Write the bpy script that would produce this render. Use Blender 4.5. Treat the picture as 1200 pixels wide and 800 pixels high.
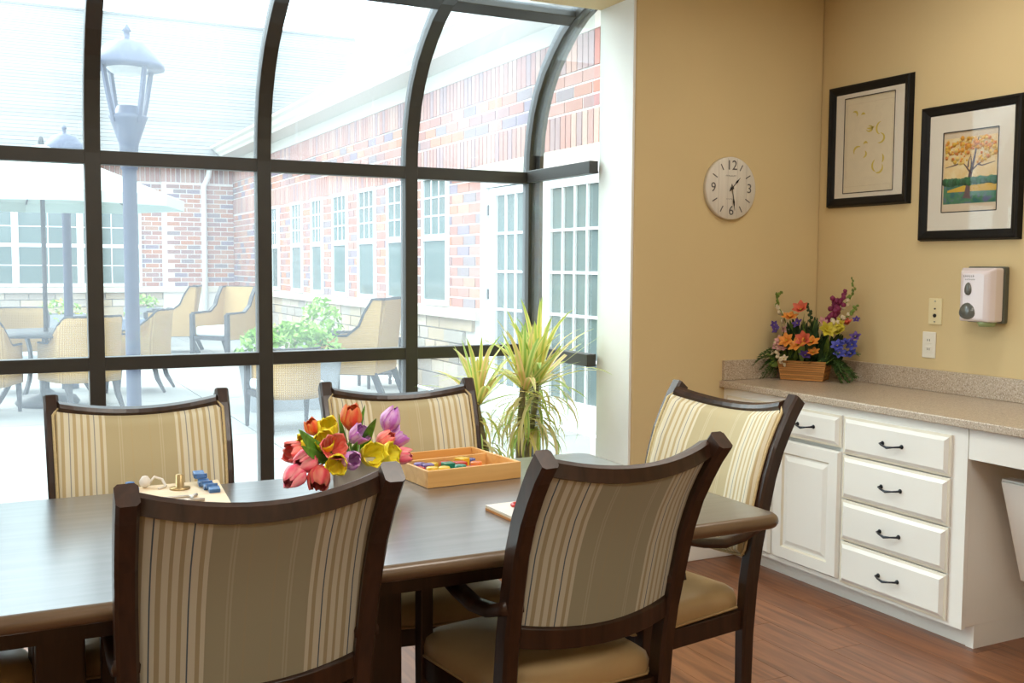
import bpy, bmesh, math, random
from mathutils import Vector, Matrix, Euler
random.seed(7)
PI = math.pi
S = bpy.context.scene
for o in list(bpy.data.objects): bpy.data.objects.remove(o)
COL = S.collection

# ---------------------------------------------------------------- camera
cd = bpy.data.cameras.new('camera'); cam = bpy.data.objects.new('camera', cd); COL.objects.link(cam)
cd.sensor_width = 36; cd.lens = 36 * 1214.64 / 1200; cd.clip_start = .05; cd.clip_end = 200
cam.matrix_world = Matrix(((.89266, .02741, -.4499, 0), (-.45069, .06742, -.89013, 0), (.00593, .99735, .07254, 1.4), (0, 0, 0, 1)))
S.camera = cam
# ---------------------------------------------------------------- world, exposure
S.view_settings.view_transform = 'Standard'; S.view_settings.look = 'None'
S.view_settings.gamma = 1; S.view_settings.use_curve_mapping = False
S.view_settings.exposure = 0.0
SKY = 4.8
w = bpy.data.worlds.new('overcast_sky'); S.world = w; w.use_nodes = True
nt = w.node_tree; nt.nodes.clear()
out = nt.nodes.new('ShaderNodeOutputWorld'); bg = nt.nodes.new('ShaderNodeBackground')
tc = nt.nodes.new('ShaderNodeTexCoord'); sx = nt.nodes.new('ShaderNodeSeparateXYZ'); rp = nt.nodes.new('ShaderNodeValToRGB')
nt.links.new(tc.outputs['Generated'], sx.inputs[0]); nt.links.new(sx.outputs['Z'], rp.inputs[0])
rp.color_ramp.elements[0].position = 0; rp.color_ramp.elements[0].color = (.80, .91, 1, 1)
rp.color_ramp.elements[1].position = 1; rp.color_ramp.elements[1].color = (.84, .93, 1, 1)
nt.links.new(rp.outputs[0], bg.inputs[0]); bg.inputs[1].default_value = SKY
nt.links.new(bg.outputs[0], out.inputs[0])
# soft sun behind thin cloud
sd = bpy.data.lights.new('hazy_sun', 'SUN'); sd.energy = 4.0; sd.angle = math.radians(45); sd.color = (1, .97, .92)
so = bpy.data.objects.new('hazy_sun', sd); COL.objects.link(so); so.rotation_euler = Vector((0, 0, -1)).rotation_difference(Vector((.45, -.62, -.65)).normalized()).to_euler()
# unseen ceiling panels added as fill light (fixtures are built further down)
PANELS = [(-1.2, 1.7), (1.3, 1.7), (-1.2, -.9), (1.3, -.9), (2.95, 2.75)]
PANEL_W = [26, 26, 26, 26, 7]

# ---------------------------------------------------------------- materials
def newmat(name):
    m = bpy.data.materials.new(name); m.use_nodes = True
    return m, m.node_tree, m.node_tree.nodes['Principled BSDF']
def N(nt, t, **kw):
    n = nt.nodes.new(t)
    for k, v in kw.items(): setattr(n, k, v)
    return n
def ramp(nt, stops, interp='LINEAR'):
    r = N(nt, 'ShaderNodeValToRGB'); cr = r.color_ramp; cr.interpolation = interp
    while len(cr.elements) < len(stops): cr.elements.new(.5)
    for e, (p, c) in zip(cr.elements, stops): e.position = p; e.color = (*c, 1)
    return r
def mat(name, col, rough=.6, metal=0, coat=0, var=.08, scale=12, bump=0, bscale=None, spec=.5, stretch=(1, 1, 1), trans=0, sheen=0):
    """colour with mottling of real pigment, optional fine relief"""
    m, nt, b = newmat(name)
    tc = N(nt, 'ShaderNodeTexCoord'); mp = N(nt, 'ShaderNodeMapping'); mp.inputs['Scale'].default_value = stretch
    nz = N(nt, 'ShaderNodeTexNoise'); nz.inputs['Scale'].default_value = scale; nz.inputs['Detail'].default_value = 5
    nt.links.new(tc.outputs['Object'], mp.inputs[0]); nt.links.new(mp.outputs[0], nz.inputs[0])
    lo = tuple(max(0, c * (1 - var)) for c in col); hi = tuple(min(1, c * (1 + var)) for c in col)
    r = ramp(nt, [(.3, lo), (.7, hi)]); nt.links.new(nz.outputs[0], r.inputs[0]); nt.links.new(r.outputs[0], b.inputs['Base Color'])
    b.inputs['Roughness'].default_value = rough; b.inputs['Metallic'].default_value = metal
    b.inputs['Coat Weight'].default_value = coat; b.inputs['Coat Roughness'].default_value = .15
    b.inputs['Specular IOR Level'].default_value = spec
    if sheen: b.inputs['Sheen Weight'].default_value = sheen
    if bump:
        n2 = N(nt, 'ShaderNodeTexNoise'); n2.inputs['Scale'].default_value = bscale or scale * 6; n2.inputs['Detail'].default_value = 3
        nt.links.new(mp.outputs[0], n2.inputs[0])
        bp = N(nt, 'ShaderNodeBump'); bp.inputs['Strength'].default_value = bump; bp.inputs['Distance'].default_value = .004
        nt.links.new(n2.outputs[0], bp.inputs['Height']); nt.links.new(bp.outputs[0], b.inputs['Normal'])
    return m
def wood(name, dark, light, rough=.4, axis=1, scale=9, coat=0, rnd=True, spread=.25, cr=.15, spec=.5):
    m, nt, b = newmat(name)
    tc = N(nt, 'ShaderNodeTexCoord'); mp = N(nt, 'ShaderNodeMapping')
    st = [6, 6, 6]; st[axis] = .5; mp.inputs['Scale'].default_value = st
    oi = N(nt, 'ShaderNodeObjectInfo'); mul = N(nt, 'ShaderNodeMath', operation='MULTIPLY'); mul.inputs[1].default_value = 37 if rnd else 0
    nt.links.new(oi.outputs['Random'], mul.inputs[0]); cx = N(nt, 'ShaderNodeCombineXYZ')
    for i in range(3): nt.links.new(mul.outputs[0], cx.inputs[i])
    nt.links.new(tc.outputs['Object'], mp.inputs[0]); nt.links.new(cx.outputs[0], mp.inputs['Location'])
    nz = N(nt, 'ShaderNodeTexNoise'); nz.inputs['Scale'].default_value = scale; nz.inputs['Detail'].default_value = 8; nz.inputs['Distortion'].default_value = .6
    nt.links.new(mp.outputs[0], nz.inputs[0])
    r = ramp(nt, [(.32, dark), (.68, light)]); nt.links.new(nz.outputs[0], r.inputs[0])
    hs = N(nt, 'ShaderNodeHueSaturation'); mr = N(nt, 'ShaderNodeMapRange')
    mr.inputs['To Min'].default_value = 1 - spread; mr.inputs['To Max'].default_value = 1 + spread
    nt.links.new(oi.outputs['Random'], mr.inputs['Value'])
    if rnd: nt.links.new(mr.outputs[0], hs.inputs['Value'])
    nt.links.new(r.outputs[0], hs.inputs['Color']); nt.links.new(hs.outputs[0], b.inputs['Base Color'])
    b.inputs['Roughness'].default_value = rough; b.inputs['Coat Weight'].default_value = coat; b.inputs['Coat Roughness'].default_value = cr
    b.inputs['Specular IOR Level'].default_value = spec
    bp = N(nt, 'ShaderNodeBump'); bp.inputs['Strength'].default_value = .12; bp.inputs['Distance'].default_value = .002
    nt.links.new(nz.outputs[0], bp.inputs['Height']); nt.links.new(bp.outputs[0], b.inputs['Normal'])
    return m
def masonry(name, cols, rough=.85):
    m, nt, b = newmat(name)
    oi = N(nt, 'ShaderNodeObjectInfo'); ge = N(nt, 'ShaderNodeNewGeometry'); ad = N(nt, 'ShaderNodeMath', operation='ADD'); fr = N(nt, 'ShaderNodeMath', operation='FRACT')
    nt.links.new(oi.outputs['Random'], ad.inputs[0]); nt.links.new(ge.outputs['Random Per Island'], ad.inputs[1]); nt.links.new(ad.outputs[0], fr.inputs[0])
    r = ramp(nt, [(i / len(cols), c) for i, c in enumerate(cols)], 'CONSTANT'); nt.links.new(fr.outputs[0], r.inputs[0])
    tc = N(nt, 'ShaderNodeTexCoord'); nz = N(nt, 'ShaderNodeTexNoise'); nz.inputs['Scale'].default_value = 25; nz.inputs['Detail'].default_value = 4
    nt.links.new(ge.outputs['Position'], nz.inputs[0])
    mx = N(nt, 'ShaderNodeMixRGB', blend_type='OVERLAY'); mx.inputs[0].default_value = .15
    nt.links.new(r.outputs[0], mx.inputs[1]); nt.links.new(nz.outputs[0], mx.inputs[2]); nt.links.new(mx.outputs[0], b.inputs['Base Color'])
    b.inputs['Roughness'].default_value = rough
    return m
M = {}
M['wall'] = mat('tan_wall_paint', (.70, .555, .30), .75, var=.015, scale=3, bump=.08, bscale=180)
M['jamb'] = mat('white_trim_paint', (.86, .86, .82), .55, var=.01, bump=.04, bscale=120)
M['ceiling'] = mat('ceiling_paint', (.8, .78, .72), .9, var=.03, scale=60, bump=.2, bscale=200)
M['alu'] = mat('dark_bronze_aluminium', (.040, .037, .033), .38, metal=.0, var=.08, spec=.6)
M['wood_dark'] = wood('dark_walnut_chair_frame', (.018, .0075, .0035), (.044, .018, .009), .36, axis=2, scale=6, coat=.1, rnd=False)
M['table_top'] = wood('grey_brown_table_laminate', (.076, .074, .076), (.120, .116, .118), .28, axis=0, scale=5, coat=.75, rnd=False, cr=.22, spec=.7)
M['table_top'].node_tree.nodes['Principled BSDF'].inputs['IOR'].default_value = 1.6
M['table_top'].node_tree.nodes['Principled BSDF'].inputs['Coat IOR'].default_value = 1.55
M['table_edge'] = wood('brown_bullnose_edge', (.085, .052, .027), (.145, .092, .05), .35, axis=0, scale=6, coat=.3, rnd=False)
M['vinyl'] = mat('tan_seat_vinyl', (.50, .35, .17), .38, var=.05, scale=8, bump=.05, bscale=300)
M['plank'] = wood('red_brown_floor_plank', (.135, .048, .019), (.285, .112, .046), .38, axis=1, scale=5, coat=.1, spread=.07, cr=.25)
M['cab'] = mat('white_cabinet_paint', (.87, .86, .81), .42, var=.015, scale=4, coat=.15)
M['groove'] = mat('cream_cabinet_glaze', (.76, .71, .58), .5, var=.05)
M['iron'] = mat('dark_iron_pull', (.03, .035, .045), .35, metal=.7, var=.3, scale=80)
M['steel'] = mat('brushed_steel', (.5, .48, .45), .3, metal=1, var=.05)
M['sinkdark'] = mat('dark_sink_bowl', (.05, .04, .03), .3, metal=.5)
M['frame_black'] = mat('black_picture_moulding', (.007, .0065, .006), .5, var=.2, coat=0, spec=.25)
M['matboard'] = mat('cream_mat_board', (.80, .76, .66), .8, var=.01)
M['bevel_line'] = mat('dark_mat_bevel', (.03, .025, .02), .6)
M['white_plastic'] = mat('white_dispenser_plastic', (.80, .72, .74), .22, var=.01, coat=.5)
M['grey_plastic'] = mat('grey_translucent_window', (.13, .14, .13), .2, var=.2, scale=30, coat=.6)
M['olive_plastic'] = mat('grey_back_plate', (.10, .11, .09), .4)
M['ivory'] = mat('ivory_plate_plastic', (.80, .70, .42), .35, var=.01)
M['offwhite'] = mat('off_white_plate_plastic', (.85, .82, .72), .35, var=.01)
M['black'] = mat('black_enamel', (.008, .008, .008), .4)
M['clock_face'] = mat('whitewashed_clock_wood', (.74, .70, .62), .7, var=.06, scale=4, stretch=(14, 1, 1))
M['clock_print'] = mat('grey_clock_print', (.13, .12, .11), .7)
M['vase'] = mat('pale_grey_vase_ceramic', (.60, .58, .56), .35, var=.04, coat=.3)
M['pine'] = wood('light_pine', (.64, .32, .09), (.80, .48, .18), .5, axis=0, scale=4, rnd=True, spread=.05)
M['birch'] = wood('pale_birch_ply', (.78, .60, .38), (.86, .72, .52), .5, axis=0, scale=4, rnd=False)
M['plyedge'] = mat('orange_plywood_edge', (.55, .24, .07), .6)
M['patio'] = mat('pale_concrete', (.34, .34, .325), .85, var=.06, scale=3, bump=.1, bscale=60)
M['joint'] = mat('joint_sand', (.15, .15, .145), .95)
M['mortar'] = mat('pale_mortar', (.74, .71, .68), .95, var=.03)
M['brick'] = masonry('mixed_red_brick', [(.34, .155, .125), (.37, .185, .15), (.30, .17, .16), (.41, .22, .155), (.24, .185, .195), (.37, .175, .13), (.39, .21, .18), (.42, .18, .11), (.23, .175, .22)])
M['brick_pale'] = masonry('pale_soldier_brick', [(.37, .20, .17), (.41, .24, .20), (.31, .20, .20), (.44, .28, .23), (.38, .19, .16)])
M['stone'] = masonry('tan_ashlar_stone', [(.50, .40, .30), (.42, .36, .31), (.55, .47, .38), (.46, .36, .25), (.38, .34, .30)])
M['cast'] = mat('cast_stone_sill', (.58, .52, .43), .85, var=.05)
M['frieze'] = mat('cream_eave_trim', (.56, .53, .46), .6, var=.02)
M['white_ext'] = mat('white_vinyl_window', (.78, .79, .80), .5, var=.02)
M['shingle'] = masonry('grey_asphalt_shingle', [(.175, .172, .165), (.19, .186, .18), (.168, .165, .16), (.20, .196, .19)])
M['winglass'], nt, b = newmat('far_window_glass')
b.inputs['Base Color'].default_value = (.11, .155, .15, 1); b.inputs['Roughness'].default_value = .08; b.inputs['Specular IOR Level'].default_value = .5
M['lamp_metal'] = mat('dark_lamp_post_paint', (.055, .065, .12), .45, var=.1)
M['lamp_glass'] = mat('frosted_lamp_lens', (.6, .62, .62), .3)
M['furn'] = mat('dark_brown_patio_metal', (.032, .030, .034), .5, var=.1)
M['umb'] = mat('white_green_umbrella_canvas', (.52, .63, .59), .9, var=.02)
M['wicker'], nt, b = newmat('tan_woven_wicker')
tcn = N(nt, 'ShaderNodeTexCoord'); ws = []
for dr in ('X', 'Z'):
    wv = N(nt, 'ShaderNodeTexWave', bands_direction=dr); wv.inputs['Scale'].default_value = 22; wv.inputs['Distortion'].default_value = .6
    nt.links.new(tcn.outputs['Object'], wv.inputs[0]); ws.append(wv)
mu = N(nt, 'ShaderNodeMath', operation='MULTIPLY'); nt.links.new(ws[0].outputs['Fac'], mu.inputs[0]); nt.links.new(ws[1].outputs['Fac'], mu.inputs[1])
rr = ramp(nt, [(0, (.34, .19, .055)), (.5, (.58, .38, .145))]); nt.links.new(mu.outputs[0], rr.inputs[0]); nt.links.new(rr.outputs[0], b.inputs['Base Color'])
bp = N(nt, 'ShaderNodeBump'); bp.inputs['Strength'].default_value = .5; bp.inputs['Distance'].default_value = .01
nt.links.new(mu.outputs[0], bp.inputs['Height']); nt.links.new(bp.outputs[0], b.inputs['Normal']); b.inputs['Roughness'].default_value = .7
M['cushion'] = mat('pale_grey_cushion', (.62, .64, .66), .9, var=.03)
M['pot'] = mat('grey_planter', (.30, .31, .33), .7)
M['leaf_bright'] = mat('bright_green_leaf', (.28, .50, .08), .5, var=.3, scale=14)
M['soil'] = mat('dark_potting_soil', (.05, .035, .025), .95)
M['terra'] = mat('brown_pot_glaze', (.22, .12, .06), .4)
M['cane'] = mat('grey_green_cane', (.22, .20, .12), .8, var=.35, scale=40)
# quartz worktop with speckle
M['quartz'], nt, b = newmat('speckled_beige_worktop')
tcn = N(nt, 'ShaderNodeTexCoord'); vo = N(nt, 'ShaderNodeTexVoronoi'); vo.inputs['Scale'].default_value = 260; nt.links.new(tcn.outputs['Object'], vo.inputs[0])
sp = N(nt, 'ShaderNodeSeparateColor'); nt.links.new(vo.outputs['Color'], sp.inputs[0])
rr = ramp(nt, [(0, (.32, .24, .17)), (.12, (.45, .36, .265)), (.5, (.525, .43, .325)), (.85, (.625, .545, .45))], 'CONSTANT'); nt.links.new(sp.outputs[0], rr.inputs[0])
nt.links.new(rr.outputs[0], b.inputs['Base Color']); b.inputs['Roughness'].default_value = .28
# clear glass carrying a thin film of painted haze in place of outdoor flare
def glass(name, veil, tint=(.93, .98, .97)):
    m, nt, b = newmat(name); nt.nodes.remove(b); o = nt.nodes['Material Output']
    tr = N(nt, 'ShaderNodeBsdfTransparent'); tr.inputs[0].default_value = (*tint, 1)
    gl = N(nt, 'ShaderNodeBsdfGlossy'); gl.inputs['Roughness'].default_value = .02
    lw = N(nt, 'ShaderNodeLayerWeight'); lw.inputs[0].default_value = .5; pw = N(nt, 'ShaderNodeMath', operation='POWER'); pw.inputs[1].default_value = 5
    fr = N(nt, 'ShaderNodeMath', operation='MULTIPLY_ADD'); fr.inputs[1].default_value = .6; fr.inputs[2].default_value = .02
    nt.links.new(lw.outputs['Facing'], pw.inputs[0]); nt.links.new(pw.outputs[0], fr.inputs[0])
    m1 = N(nt, 'ShaderNodeMixShader'); nt.links.new(fr.outputs[0], m1.inputs[0]); nt.links.new(tr.outputs[0], m1.inputs[1]); nt.links.new(gl.outputs[0], m1.inputs[2])
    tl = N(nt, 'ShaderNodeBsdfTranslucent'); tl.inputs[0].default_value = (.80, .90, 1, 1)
    m2 = N(nt, 'ShaderNodeMixShader'); m2.inputs[0].default_value = veil
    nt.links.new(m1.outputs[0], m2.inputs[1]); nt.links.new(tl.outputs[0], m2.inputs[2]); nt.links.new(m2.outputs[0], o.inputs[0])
    return m
M['pane'] = glass('hazed_window_glass', .075)  # milky mix stands in for outdoor glare
M['picglass'] = glass('picture_glass', 0.0, (.98, .98, .98))
# striped upholstery: stripes run up the chair back, printed symmetrically
def stripes(name, plain, tan, cream, line, rough=.8):
    m, nt, b = newmat(name)
    tc = N(nt, 'ShaderNodeTexCoord'); s = N(nt, 'ShaderNodeSeparateXYZ'); nt.links.new(tc.outputs['Object'], s.inputs[0])
    ab = N(nt, 'ShaderNodeMath', operation='ABSOLUTE'); nt.links.new(s.outputs[0], ab.inputs[0])
    sc = N(nt, 'ShaderNodeMath', operation='MULTIPLY'); sc.inputs[1].default_value = 4.0; nt.links.new(ab.outputs[0], sc.inputs[0])
    mid = tuple((a + c) / 2 for a, c in zip(plain, tan)); lt = tuple(p * .72 + c * .28 for p, c in zip(plain, cream))
    st = [(0, plain), (.10, mid), (.115, plain), (.22, lt), (.235, plain), (.25, lt), (.262, plain), (.42, cream), (.455, tan), (.49, cream), (.545, line), (.556, cream),
          (.60, tan), (.635, cream), (.68, tan), (.71, cream), (.76, tan), (.80, cream), (.835, line), (.846, cream), (.90, tan), (.94, cream), (.97, tan)]
    r = ramp(nt, st, 'CONSTANT'); nt.links.new(sc.outputs[0], r.inputs[0])
    nz = N(nt, 'ShaderNodeTexNoise'); nz.inputs['Scale'].default_value = 400; nt.links.new(tc.outputs['Object'], nz.inputs[0])
    nt.links.new(r.outputs[0], b.inputs['Base Color']); b.inputs['Roughness'].default_value = rough
    b.inputs['Sheen Weight'].default_value = .15
    bp = N(nt, 'ShaderNodeBump'); bp.inputs['Strength'].default_value = .15; bp.inputs['Distance'].default_value = .001
    nt.links.new(nz.outputs[0], bp.inputs['Height']); nt.links.new(bp.outputs[0], b.inputs['Normal'])
    return m
M['stripe'] = stripes('striped_chair_fabric', (.335, .345, .26), (.37, .345, .235), (.56, .58, .50), (.07, .12, .17))
M['stripe_lit'] = stripes('lit_striped_chair_fabric', (.52, .445, .26), (.54, .43, .23), (.74, .69, .52), (.30, .30, .27))  # same fabric for the front pads, light painted in as paler, warmer tones
M['piping'] = mat('gold_piping', (.58, .46, .24), .6, var=.1, scale=150)

# ---------------------------------------------------------------- mesh helpers
class MB:
    def __init__(s): s.v = []; s.f = []; s.sm = []; s.mi = []; s.cur = 0
    def add(s, vs, fs, smooth=False):
        n = len(s.v); s.v += [tuple(v) for v in vs]
        for f in fs: s.f.append([i + n for i in f]); s.sm.append(smooth); s.mi.append(s.cur)
        return s
    def box(s, c, d, rz=0, mat=None):
        x, y, z = d[0] / 2, d[1] / 2, d[2] / 2
        vs = [Vector((i * x, j * y, k * z)) for k in (-1, 1) for j in (-1, 1) for i in (-1, 1)]
        R = mat if mat else Matrix.Rotation(rz, 3, 'Z')
        vs = [R @ v + Vector(c) for v in vs]
        return s.add(vs, [(0, 2, 3, 1), (4, 5, 7, 6), (0, 1, 5, 4), (2, 6, 7, 3), (0, 4, 6, 2), (1, 3, 7, 5)])
    def b2(s, a, b):
        return s.box([(p + q) / 2 for p, q in zip(a, b)], [abs(q - p) for p, q in zip(a, b)])
    def sweep(s, path, prof, up=(0, 0, 1), closed=False, smooth=False, caps=True, scales=None):
        """prof: list of (a,b) in frame (side, up'); path: points"""
        P = [Vector(p) for p in path]; n = len(P); k = len(prof); vs = []
        for i in range(n):
            if closed: t = P[(i + 1) % n] - P[i - 1]
            else: t = P[min(i + 1, n - 1)] - P[max(i - 1, 0)]
            t.normalize(); u = Vector(up(i) if callable(up) else up)
            sd_ = t.cross(u)
            if sd_.length < 1e-5: sd_ = Vector((1, 0, 0))
            sd_.normalize(); u2 = sd_.cross(t)
            sc = scales[i] if scales else 1
            for a, b_ in prof: vs.append(P[i] + sd_ * a * sc + u2 * b_ * sc)
        fs = []
        for i in range(n if closed else n - 1):
            j = (i + 1) % n
            for q in range(k): r = (q + 1) % k; fs.append((i * k + q, i * k + r, j * k + r, j * k + q))
        if caps and not closed: fs += [tuple(range(k))[::-1], tuple((n - 1) * k + q for q in range(k))]
        return s.add(vs, fs, smooth)
    def tube(s, path, r, k=8, closed=False, scales=None, caps=True):
        t = Vector(path[1]) - Vector(path[0]); up = (0, 0, 1) if abs(t.normalized().z) < .9 else (0, 1, 0)
        return s.sweep(path, [(r * math.cos(2 * PI * i / k), r * math.sin(2 * PI * i / k)) for i in range(k)], up, closed, True, caps, scales)
    def lathe(s, prof, k=20, c=(0, 0, 0), smooth=True, cap=True, M3=None):
        vs = []
        for r, z in prof:
            for i in range(k):
                v = Vector((r * math.cos(2 * PI * i / k), r * math.sin(2 * PI * i / k), z))
                if M3: v = M3 @ v
                vs.append(v + Vector(c))
        fs = [(a * k + i, a * k + (i + 1) % k, (a + 1) * k + (i + 1) % k, (a + 1) * k + i) for a in range(len(prof) - 1) for i in range(k)]
        if cap: fs += [tuple(range(k))[::-1], tuple((len(prof) - 1) * k + i for i in range(k))]
        return s.add(vs, fs, smooth)
    def grid(s, fn, nu, nv, smooth=True):
        vs = [fn(i / (nu - 1), j / (nv - 1)) for j in range(nv) for i in range(nu)]
        return s.add(vs, [(j * nu + i, j * nu + i + 1, (j + 1) * nu + i + 1, (j + 1) * nu + i) for j in range(nv - 1) for i in range(nu - 1)], smooth)
    def xf(s, Mx, start=0):
        for i in range(start, len(s.v)): s.v[i] = tuple(Mx @ Vector(s.v[i]))
        return s
    def mesh(s, name, mats):
        me = bpy.data.meshes.new(name); me.from_pydata(s.v, [], s.f)
        if not isinstance(mats, (list, tuple)): mats = [mats]
        for m in mats: me.materials.append(m)
        me.polygons.foreach_set('use_smooth', s.sm); me.polygons.foreach_set('material_index', s.mi)
        me.update(); return me
    def obj(s, name, mats, parent=None, bevel=0, seg=2, sub=0, solid=0, loc=None, sharp=None):
        o = bpy.data.objects.new(name, s.mesh(name, mats)); COL.objects.link(o); o.parent = parent
        if loc: o.location = loc
        if solid: md = o.modifiers.new('solid', 'SOLIDIFY'); md.thickness = solid; md.offset = 0
        if bevel: md = o.modifiers.new('bevel', 'BEVEL'); md.width = bevel; md.segments = seg; md.limit_method = 'ANGLE'; md.angle_limit = .6; md.harden_normals = False
        if sub: md = o.modifiers.new('sub', 'SUBSURF'); md.levels = sub; md.render_levels = sub
        return o
def box(name, a, b, m, parent=None, bevel=0): return MB().b2(a, b).obj(name, m, parent, bevel)
def thing(name, label, cat, loc=(0, 0, 0), rz=0, group=None):
    o = bpy.data.objects.new(name, None); COL.objects.link(o); o.location = loc; o.rotation_euler = (0, 0, rz); o.empty_display_size = .1
    return tag(o, label, cat, group)
def tag(o, label, cat, group=None):
    o['label'] = label; o['category'] = cat
    if group: o['group'] = group
    return o
def st(o): o['kind'] = 'structure'; return o
def stuff(o): o['kind'] = 'stuff'; return o
def link(name, me, parent=None, loc=(0, 0, 0), rot=(0, 0, 0), scale=None):
    o = bpy.data.objects.new(name, me); COL.objects.link(o); o.parent = parent; o.location = loc; o.rotation_euler = rot
    if scale: o.scale = scale
    return o
KIDS = {}
def dup(root, label, loc, rz, group=None, cat=None):
    r = root.copy(); COL.objects.link(r); r.location = loc; r.rotation_euler = (0, 0, rz); r['label'] = label
    if group: r['group'] = group
    for ch in list(root.children):
        c = ch.copy(); COL.objects.link(c); c.parent = r
        for g in list(ch.children):
            d = g.copy(); COL.objects.link(d); d.parent = c
    return r
def rot_to(d):
    return Vector((0, 0, 1)).rotation_difference(Vector(d).normalized()).to_matrix()
def lerp(a, b, t): return a + (b - a) * t

# ================================================================ ROOM SHELL
XR, YC, ZC = 3.72, 3.96, 2.75       # right wall, clock wall, ceiling
XJ, YG, YO = 2.605, 4.87, 4.25      # jamb, glazing plane, outer face of wall
XL, YB, XE = -3.2, -2.6, -1.79
st(box('wall_right', (XR, YB - .15, 0), (XR + .15, YO, ZC), M['wall']))
b_ = MB().b2((XJ + .012, YC, 0), (XR, YO, ZC)); st(b_.obj('wall_back', M['wall'], bevel=.012, seg=3))
st(box('wall_left', (XL - .15, YB - .15, 0), (XL, YO, ZC), M['wall']))
st(box('wall_front', (XL, YB - .15, 0), (XR, YB, ZC), M['wall']))
b_ = MB().b2((XL, YC, 0), (XE, YO, ZC)); st(b_.obj('wall_back_left', M['wall']))
b_ = MB().b2((XE, YC, 2.60), (XJ + .012, YO, ZC)); st(b_.obj('wall_back_header', M['wall']))
st(box('trim_1', (XJ, YC + .006, 0), (XJ + .012, YO, 2.60), M['jamb']))
st(box('ceiling', (XL - .15, YB - .15, ZC), (XR + .15, YO, ZC + .12), M['ceiling']))
# floor: subfloor, planks in view as parts, the others joined
fl = st(box('floor', (XL, YB, -.06), (XR, YG + .07, -.012), M['joint']))
PW, PL = .152, 1.22
pm = MB().box((0, 0, -.006), (PW - .0014, PL - .0014, .012)).mesh('plank', M['plank'])
rest = MB(); xi = 0; x = XL + PW / 2
while x < XR + PW / 2:
    y = YB - random.random() * PL
    while y < YG + .07:
        y0, y1 = max(y, YB), min(y + PL, YG + .07); x0, x1 = x - PW / 2, min(x + PW / 2, XR)
        if y1 - y0 > .02 and x1 - x0 > .01:
            if x0 > -.15 and y1 > .9:
                if y1 - y0 > PL - .01 and x1 - x0 > PW - .001: link('plank', pm, fl, (x, y + PL / 2, 0))
                else: link('plank', MB().box((0, 0, -.006), (x1 - x0 - .0014, y1 - y0 - .0014, .012)).mesh('plank', M['plank']), fl, ((x0 + x1) / 2, (y0 + y1) / 2, 0))
            else: rest.b2((x0 + .001, y0 + .001, -.012), (x1 - .001, y1 - .001, 0))
        y += PL
    x += PW
stuff(rest.obj('plank', M['plank'], fl))
# baseboards
st(box('baseboard_back', (XJ + .012, YC - .014, 0), (3.22, YC, .10), M['cab'], bevel=.004))
st(box('baseboard_right', (XR - .014, YB, 0), (XR, 1.0, .10), M['cab'], bevel=.004))
st(box('baseboard_left', (XL, YB, 0), (XL + .014, YC, .10), M['cab'], bevel=.004))
st(box('baseboard_front', (XL + .014, YB, 0), (XR - .014, YB + .014, .10), M['cab'], bevel=.004))

# added ceiling panels, out of view, to brighten the room
for i, ((x, y), pw) in enumerate(zip(PANELS, PANEL_W)):
    sz = (1.2, .6) if i < 4 else (.6, .6)
    t = thing('fill_panel', ['added unseen ceiling fill panel over the left half of the table', 'added unseen ceiling fill panel over the right half of the table', 'added unseen ceiling fill panel behind the camera on the left',
              'added unseen ceiling fill panel behind the camera on the right', 'small added unseen ceiling fill panel above the worktop'][i], 'ceiling light', (x, y, ZC))
    f = MB()
    for s_ in (-1, 1):
        f.box((s_ * sz[0] / 2, 0, -.01), (.03, sz[1] + .03, .02)); f.box((0, s_ * sz[1] / 2, -.01), (sz[0] - .03, .03, .02))
    f.obj('fill_panel_frame', M['jamb'], t)
    d = MB().box((0, 0, -.006), (sz[0] - .03, sz[1] - .03, .008))
    m_, nt_, bb = newmat('lit_diffuser'); bb.inputs['Emission Color'].default_value = (1, .9, .75, 1); bb.inputs['Emission Strength'].default_value = 2.0
    d.obj('diffuser', m_, t)
    ld = bpy.data.lights.new('fill_lamp', 'AREA'); ld.shape = 'RECTANGLE'; ld.size = sz[0] - .06; ld.size_y = sz[1] - .06; ld.energy = pw; ld.color = (1, .95, .87)
    lo = bpy.data.objects.new('fill_lamp', ld); COL.objects.link(lo); lo.location = (x, y, ZC - .025)

# ================================================================ CURVED-EAVE WINDOW
win = bpy.data.objects.new('window_1', None); COL.objects.link(win); st(win)
CURVE = [(4.87, 1.88), (4.862, 1.98), (4.845, 2.08), (4.815, 2.18), (4.768, 2.275), (4.70, 2.37), (4.61, 2.455), (4.52, 2.525), (4.42, 2.58), (4.33, 2.61), (4.20, 2.645)]
MX = [XJ - .71 * 1, 1.163, .42, -.32, -1.06]; MX[0] = 1.897
def ribpath(x, dy=0): return [(x, YG + .035 + dy, 0.0), (x, YG + .035 + dy, 1.0)] + [(x, y + .035 * c_ + dy, z + .035 * s_) for (y, z), (c_, s_) in zip(CURVE, CN)]
CN = []
for i in range(len(CURVE)):
    a = Vector(CURVE[max(i - 1, 0)]); b2_ = Vector(CURVE[min(i + 1, len(CURVE) - 1)]); t_ = (b2_ - a).normalized(); CN.append((t_.y, -t_.x))
CN[0] = (1, 0)
RW = .033
rect = lambda w_, h_: [(-w_, -h_), (w_, -h_), (w_, h_), (-w_, h_)]
for x in MX:
    MB().sweep(ribpath(x), rect(.035, RW), up=(1, 0, 0)).obj('mullion', M['alu'], win, bevel=.003)
for x in (XJ - .028, XE + .028):   # corner ribs are a stepped double frame
    g = MB().sweep(ribpath(x), rect(.035, .022), up=(1, 0, 0))
    g.sweep(ribpath(x + (.028 if x > 0 else -.028), -.05), rect(.030, .012), up=(1, 0, 0))
    g.obj('corner_mullion', M['alu'], win, bevel=.003)
xs = [XE] + MX[::-1] + [XJ - .02]
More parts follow.
